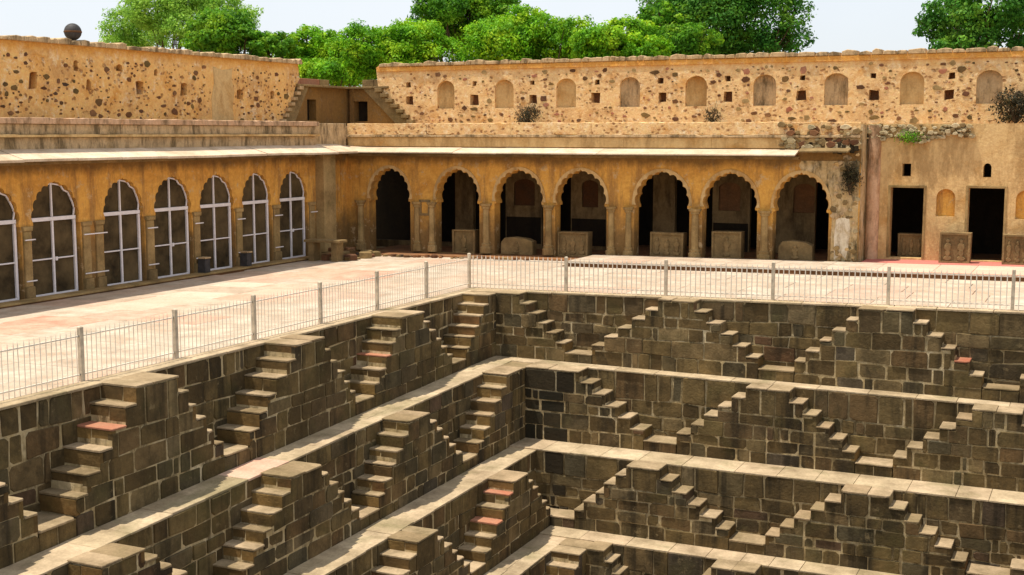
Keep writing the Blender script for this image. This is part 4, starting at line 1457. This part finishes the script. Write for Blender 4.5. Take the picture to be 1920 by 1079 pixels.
for (a, b) in ((-29.2, -28.95), (-28.1, -27.85)):
    v, f = box(a, b, 43.1, 43.6, -0.16, 0.62)
    mesh_obj('leg', v, f, 'carved', o)
v, f = prism([(-29.35, 43.0), (-27.7, 43.05), (-27.72, 43.7), (-29.33, 43.68)], XY, 0.622, 0.72, 0.015, back=True)
mesh_obj('seat', v, f, 'carved', o)
# loose line of stones along the first arches
r = random.Random(78)
o = thing('rubble_line', 'line of loose brown stones on the floor before the corner arch', 'rubble', (-25, 46.2, -0.1))
for k in range(60):
    x = r.uniform(-28.6, -20.5); y = 45.95 + r.uniform(-.25, .2)
    s_ = r.uniform(0.05, 0.15)
    n = 5
    v, f = prism([(x + s_ * r.uniform(.7, 1.3) * math.cos(2 * math.pi * i / n), y + s_ * r.uniform(.6, 1.2) * math.sin(2 * math.pi * i / n)) for i in range(n)], XY, pz(x) - 0.03, pz(x) + s_ * r.uniform(.5, 1.0), 0.015)
    mesh_obj('stone', v, f, r.choice(['rubble', 'carved']), o)

# round ball on the left wall
o = thing('ball_finial', 'dark round ball standing on top of the left rubble wall', 'finial', (XU - 0.2, 33.15, 8.0))
def lathe(cx_, cy_, prof, nn=24):
    vv, ff = [], []
    for (z, r_) in prof:
        for i in range(nn):
            a = 2 * math.pi * i / nn
            vv.append((cx_ + r_ * math.cos(a), cy_ + r_ * math.sin(a), z))
    for k in range(len(prof) - 1):
        for i in range(nn):
            j = (i + 1) % nn
            ff.append((k * nn + i, k * nn + j, (k + 1) * nn + j, (k + 1) * nn + i))
    return vv, ff
rb_ = 0.285
v, f = lathe(XU - 0.2, 33.15, [(8.36 - rb_ * math.cos(math.pi * k / 14), max(0.002, rb_ * math.sin(math.pi * k / 14))) for k in range(15)])
mesh_obj('ball', v, f, 'black', o)
v, f = lathe(XU - 0.2, 33.15, [(8.36 - 0.03, rb_ + 0.002), (8.36 - 0.02, rb_ + 0.012), (8.36 + 0.02, rb_ + 0.012), (8.36 + 0.03, rb_ + 0.002)])
mesh_obj('band', v, f, 'rubble', o)
v, f = lathe(XU - 0.2, 33.15, [(7.90, 0.16), (8.0, 0.15), (8.04, 0.09), (8.10, 0.10)])
mesh_obj('foot', v, f, 'black', o)

# ------------------------------------------------------------------ vegetation
def leaf_mesh(name, lobes, n, size, mat, parent, seed, shell=0.35, flat=0.8, **props):
    """lobes: (x,y,z,rx,ry,rz) ellipsoids; leaves spread through their outer volume"""
    rg = np.random.default_rng(seed)
    L = np.array(lobes, float)
    area = (L[:, 3] * L[:, 5] + L[:, 3] * L[:, 4] + L[:, 4] * L[:, 5])
    idx = rg.choice(len(L), n, p=area / area.sum())
    # clump centres spread over each lobe, leaves gathered round them
    K = max(60, int(n / 110))
    cidx = rg.choice(len(L), K, p=area / area.sum())
    cdn = rg.normal(size=(K, 3)); cdn /= np.linalg.norm(cdn, axis=1)[:, None]
    crad = 1 - shell * 0.75 * rg.random(K) ** 1.4
    crad *= rg.uniform(0.86, 1.12, K)
    C = L[cidx, :3] + cdn * crad[:, None] * L[cidx, 3:6]
    csz = np.clip(0.33 * L[cidx, 3:6].mean(1), 0.26, 0.80) * rg.uniform(0.6, 1.35, K)
    w = csz ** 2
    pick = rg.choice(K, n, p=w / w.sum())
    e = rg.normal(size=(n, 3)); e /= np.linalg.norm(e, axis=1)[:, None]
    er = rg.random(n) ** 0.45
    P = C[pick] + e * (er * csz[pick])[:, None] * np.array([1.15, 1.15, 0.8])
    d = e * 0.75 + cdn[pick] * 0.5
    d /= np.linalg.norm(d, axis=1)[:, None]
    idx = cidx[pick]
    rad = er
    tone = rg.uniform(0.66, 1.30, K)[pick]
    # drop leaves well inside another lobe
    inside = np.zeros(n, bool)
    for l in L:
        inside |= (((P - l[:3]) / (l[3:6] * 0.55)) ** 2).sum(1) < 1
    P, d, rad, tone = P[~inside], d[~inside], rad[~inside], tone[~inside]
    n = len(P)
    nrm = d * 0.9 + rg.normal(size=(n, 3)) * 0.6 + np.array([0, 0, 0.35])
    nrm /= np.linalg.norm(nrm, axis=1)[:, None]
    a = rg.normal(size=(n, 3))
    t1 = np.cross(nrm, a); t1 /= np.linalg.norm(t1, axis=1)[:, None]
    t2 = np.cross(nrm, t1)
    s = size * rg.uniform(0.55, 1.35, n)[:, None]
    q = np.stack([P - t1 * s, P - t2 * s * 0.55 + nrm * s * .15, P + t1 * s, P + t2 * s * 0.55 + nrm * s * .15], 1).reshape(-1, 3)
    c = parent_loc(parent)
    q = q - np.array(c)
    me = bpy.data.meshes.new(name)
    me.vertices.add(4 * n); me.vertices.foreach_set('co', q.ravel())
    me.loops.add(4 * n); me.loops.foreach_set('vertex_index', np.arange(4 * n, dtype=np.int32))
    me.polygons.add(n)
    me.polygons.foreach_set('loop_start', np.arange(0, 4 * n, 4, dtype=np.int32))
    me.polygons.foreach_set('loop_total', np.full(n, 4, dtype=np.int32))
    me.update(calc_edges=True)
    ca = me.color_attributes.new('leafvar', 'FLOAT_COLOR', 'POINT')
    g = rg.uniform(0.34, 0.68, n) * tone
    colr = np.stack([g * rg.uniform(.9, 1.15, n), g, g * rg.uniform(.7, 1.0, n), np.ones(n)], 1)
    ca.data.foreach_set('color', np.repeat(colr, 4, 0).ravel())
    me.materials.append(M[mat])
    return link(name, me, parent, (0, 0, 0), **props)

def limb(p0, p1, r0, r1, seg=5, wob=0.1, rr=None):
    rr = rr or R
    p0, p1 = Vector(p0), Vector(p1)
    n = 7
    ax = (p1 - p0).normalized()
    s = ax.orthogonal().normalized(); u = ax.cross(s)
    vv, ff = [], []
    off = Vector((0, 0, 0))
    for k in range(seg + 1):
        f_ = k / seg
        if 0 < k < seg:
            off = Vector((rr.uniform(-wob, wob), rr.uniform(-wob, wob), 0))
        else:
            off = Vector((0, 0, 0))
        c = p0.lerp(p1, f_) + off
        r_ = r0 + (r1 - r0) * f_
        for i in range(n):
            a = 2 * math.pi * i / n
            vv.append(tuple(c + (s * math.cos(a) + u * math.sin(a)) * r_))
    for k in range(seg):
        for i in range(n):
            j = (i + 1) % n
            ff.append((k * n + i, k * n + j, (k + 1) * n + j, (k + 1) * n + i))
    return vv, ff

CF = (2390.0, math.radians(25.0), math.atan(290 / 2390.0))
def at(px, py, Y):
    """a point of the place on the vertical plane y = Y, read off the photograph's geometry"""
    f_, a, p = CF
    fw = Vector((-math.sin(a) * math.cos(p), math.cos(a) * math.cos(p), -math.sin(p)))
    r_ = Vector((math.cos(a), math.sin(a), 0))
    u = r_.cross(fw)
    d = fw * f_ + r_ * (px - 960) - u * (py - 539.5)
    t = Y / d.y
    return Vector((0, 0, 5)) + d * t

def tree(name, label, Y, lobes_px, mat, n, size, seed, thin=False, group='trees behind the walls', shell=0.4):
    """lobes_px: (cx, cy, rx, ry) in photo pixels at distance Y"""
    lobes = []
    rr = random.Random(seed)
    scale = (at(961, 100, Y) - at(960, 100, Y)).x   # metres per pixel
    for (cx_, cy_, rx, ry) in lobes_px:
        p = at(cx_, cy_, Y + rr.uniform(-1.5, 1.5))
        lobes.append((p.x, p.y, p.z, rx * scale * 0.95, max(rx * scale * 0.8, 1.0), ry * scale * 0.97))
    bx_ = sum(l[0] for l in lobes) / len(lobes)
    root = thing(name, label, 'tree', (bx_, Y, -0.5), group)
    leaf_mesh('crown', lobes, n, size, mat, root, seed, shell=shell)
    s = Soup()
    zc = min(l[2] for l in lobes)
    fork = Vector((bx_, Y, max(1.6, zc * 0.45)))
    s.add(limb((bx_, Y, -0.5), fork, 0.30, 0.20, rr=rr))
    for l in lobes:
        tip = Vector((l[0], l[1], l[2] + l[5] * 0.35))
        s.add(limb(fork, tip, 0.15, 0.03, 6, 0.18, rr))
        for q in range(4):
            d = Vector((rr.uniform(-1, 1) * l[3], rr.uniform(-1, 1) * l[4], rr.uniform(0, 1) * l[5])) * 0.75
            st = fork.lerp(tip, rr.uniform(0.5, 0.85))
            s.add(limb(st, Vector((l[0], l[1], l[2])) + d, 0.05, 0.012, 4, 0.08, rr))
    s.build('trunk', 'bark', root)
    return root

tree('feathery_tree', 'pale green feathery tree rising behind the left wall', 60, [(235, 55, 48, 40), (290, 15, 62, 45), (350, -15, 70, 50), (270, 75, 60, 22), (410, 5, 45, 45), (450, 50, 40, 45), (210, 80, 22, 10), (330, 50, 45, 40)], 'leaf_pale', 70000, 0.075, 101, shell=0.9)
tree('bushy_tree', 'rounded deep green tree in front of the feathery one', 57, [(420, 62, 62, 38), (385, 85, 45, 28), (460, 85, 45, 32), (425, 45, 40, 22)], 'leaf_mid', 20000, 0.10, 102)
tree('bushy_tree', 'small dark tree right behind the broken left wall end', 57, [(512, 100, 36, 34), (530, 88, 22, 22), (545, 122, 26, 22), (490, 80, 20, 20)], 'leaf_mid', 12000, 0.095, 103)
tree('bushy_tree', 'bright green tree above the corner stairs, left one', 58, [(600, 92, 48, 40), (640, 110, 50, 40), (575, 75, 25, 22), (680, 90, 36, 42), (625, 135, 70, 20), (690, 65, 22, 18)], 'leaf_bright', 36000, 0.085, 104)
tree('bushy_tree', 'bright green tree above the corner stairs, right one', 59, [(770, 90, 60, 42), (735, 115, 50, 34), (820, 105, 46, 34), (765, 62, 40, 20), (715, 85, 30, 35), (800, 75, 40, 30)], 'leaf_bright', 36000, 0.085, 105)
tree('tall_tree', 'tall darker green tree between the bright bushes, its top cut by the picture edge', 66, [(865, 25, 70, 42), (905, 5, 60, 35), (830, 10, 50, 30), (880, 65, 52, 36), (955, 22, 36, 26), (800, 30, 30, 20)], 'leaf_mid', 40000, 0.09, 106)
tree('bushy_tree', 'broad leafy tree right of the tall dark one', 60, [(950, 85, 66, 45), (1000, 60, 62, 38), (930, 55, 36, 22), (1050, 85, 56, 40), (985, 32, 36, 16), (900, 100, 36, 24), (1085, 60, 30, 24)], 'leaf_bright', 42000, 0.085, 107)
tree('bushy_tree', 'yellow green bush left of the tallest tree', 58, [(1140, 85, 52, 36), (1190, 75, 45, 32), (1095, 98, 40, 26), (1165, 60, 36, 18), (1220, 98, 36, 24)], 'leaf_bright', 30000, 0.085, 108)
tree('tall_tree', 'tallest dark tree right of centre, cut by the top edge', 64, [(1330, 45, 92, 62), (1420, 35, 76, 58), (1370, -20, 110, 45), (1460, 70, 45, 34), (1400, 85, 70, 30), (1275, 5, 70, 30), (1490, 30, 34, 30), (1500, 78, 26, 14)], 'leaf_deep', 60000, 0.09, 109, shell=0.55)
tree('bushy_tree', 'bright rounded lobe of foliage in front of the tallest tree', 60, [(1255, 55, 48, 34), (1275, 85, 52, 28), (1235, 30, 30, 18), (1310, 75, 34, 26)], 'leaf_mid', 18000, 0.095, 110)
tree('feathery_tree', 'open branched tree at the right picture edge', 60, [(1800, 45, 50, 46), (1860, 20, 60, 48), (1760, 50, 36, 20), (1905, 60, 45, 34), (1790, 5, 40, 26), (1940, 10, 50, 40), (1820, 78, 60, 18)], 'leaf_deep', 24000, 0.095, 111, shell=0.95)
# tree rows beyond, seen only through gaps
tree('bushy_tree', 'low hedge like tree seen low between the left wall and the corner stairs', 62, [(560, 120, 60, 30), (650, 128, 90, 24)], 'leaf_mid', 12000, 0.11, 112)

def shrub(label, p, rx, rz, mat, n, size, seed, stems=8, ry=0.3):
    o = thing('shrub', label, 'shrub', p)
    rr = random.Random(seed)
    s = Soup()
    for k in range(stems):
        s.add(limb(p, (p[0] + rr.uniform(-rx, rx), p[1] + rr.uniform(-ry, ry), p[2] + rr.uniform(.5, 1.0) * rz * 2), 0.018, 0.005, 3, 0.03, rr))
    s.build('stems', 'bark', o)
    lb = [(p[0] + rr.uniform(-rx, rx) * .6, p[1] + rr.uniform(-.1, .1), p[2] + rz * rr.uniform(.5, 1.4), rx * .5, ry, rz * .55) for _ in range(4)]
    leaf_mesh('foliage', lb, n, size, mat, o, seed, shell=0.95)
shrub('dark dry bush on the roof below the niches, left of centre', (-22.35, 49.4, 5.32), 0.55, 0.5, 'leaf_dry', 1100, 0.045, 201, 22)
shrub('small dark plant clinging to the niche wall right of centre', (-14.35, 49.6, 5.32), 0.2, 0.5, 'leaf_dry', 380, 0.04, 202, 10)
shrub('large dark bush on the roof at the right picture edge', (-3.1, 49.2, 5.32), 0.85, 0.72, 'leaf_dry', 2600, 0.05, 203, 30)
shrub('creeper growing down the eroded end pier of the arcade', (-8.5, 47.28, 2.75), 0.22, 0.72, 'leaf_dry', 1300, 0.04, 204, 16, ry=0.10)
shrub('weeds growing on the broken roof edge above the first doorway', (-6.6, 48.35, 4.7), 0.7, 0.14, 'leaf_mid', 700, 0.03, 205, ry=0.15)
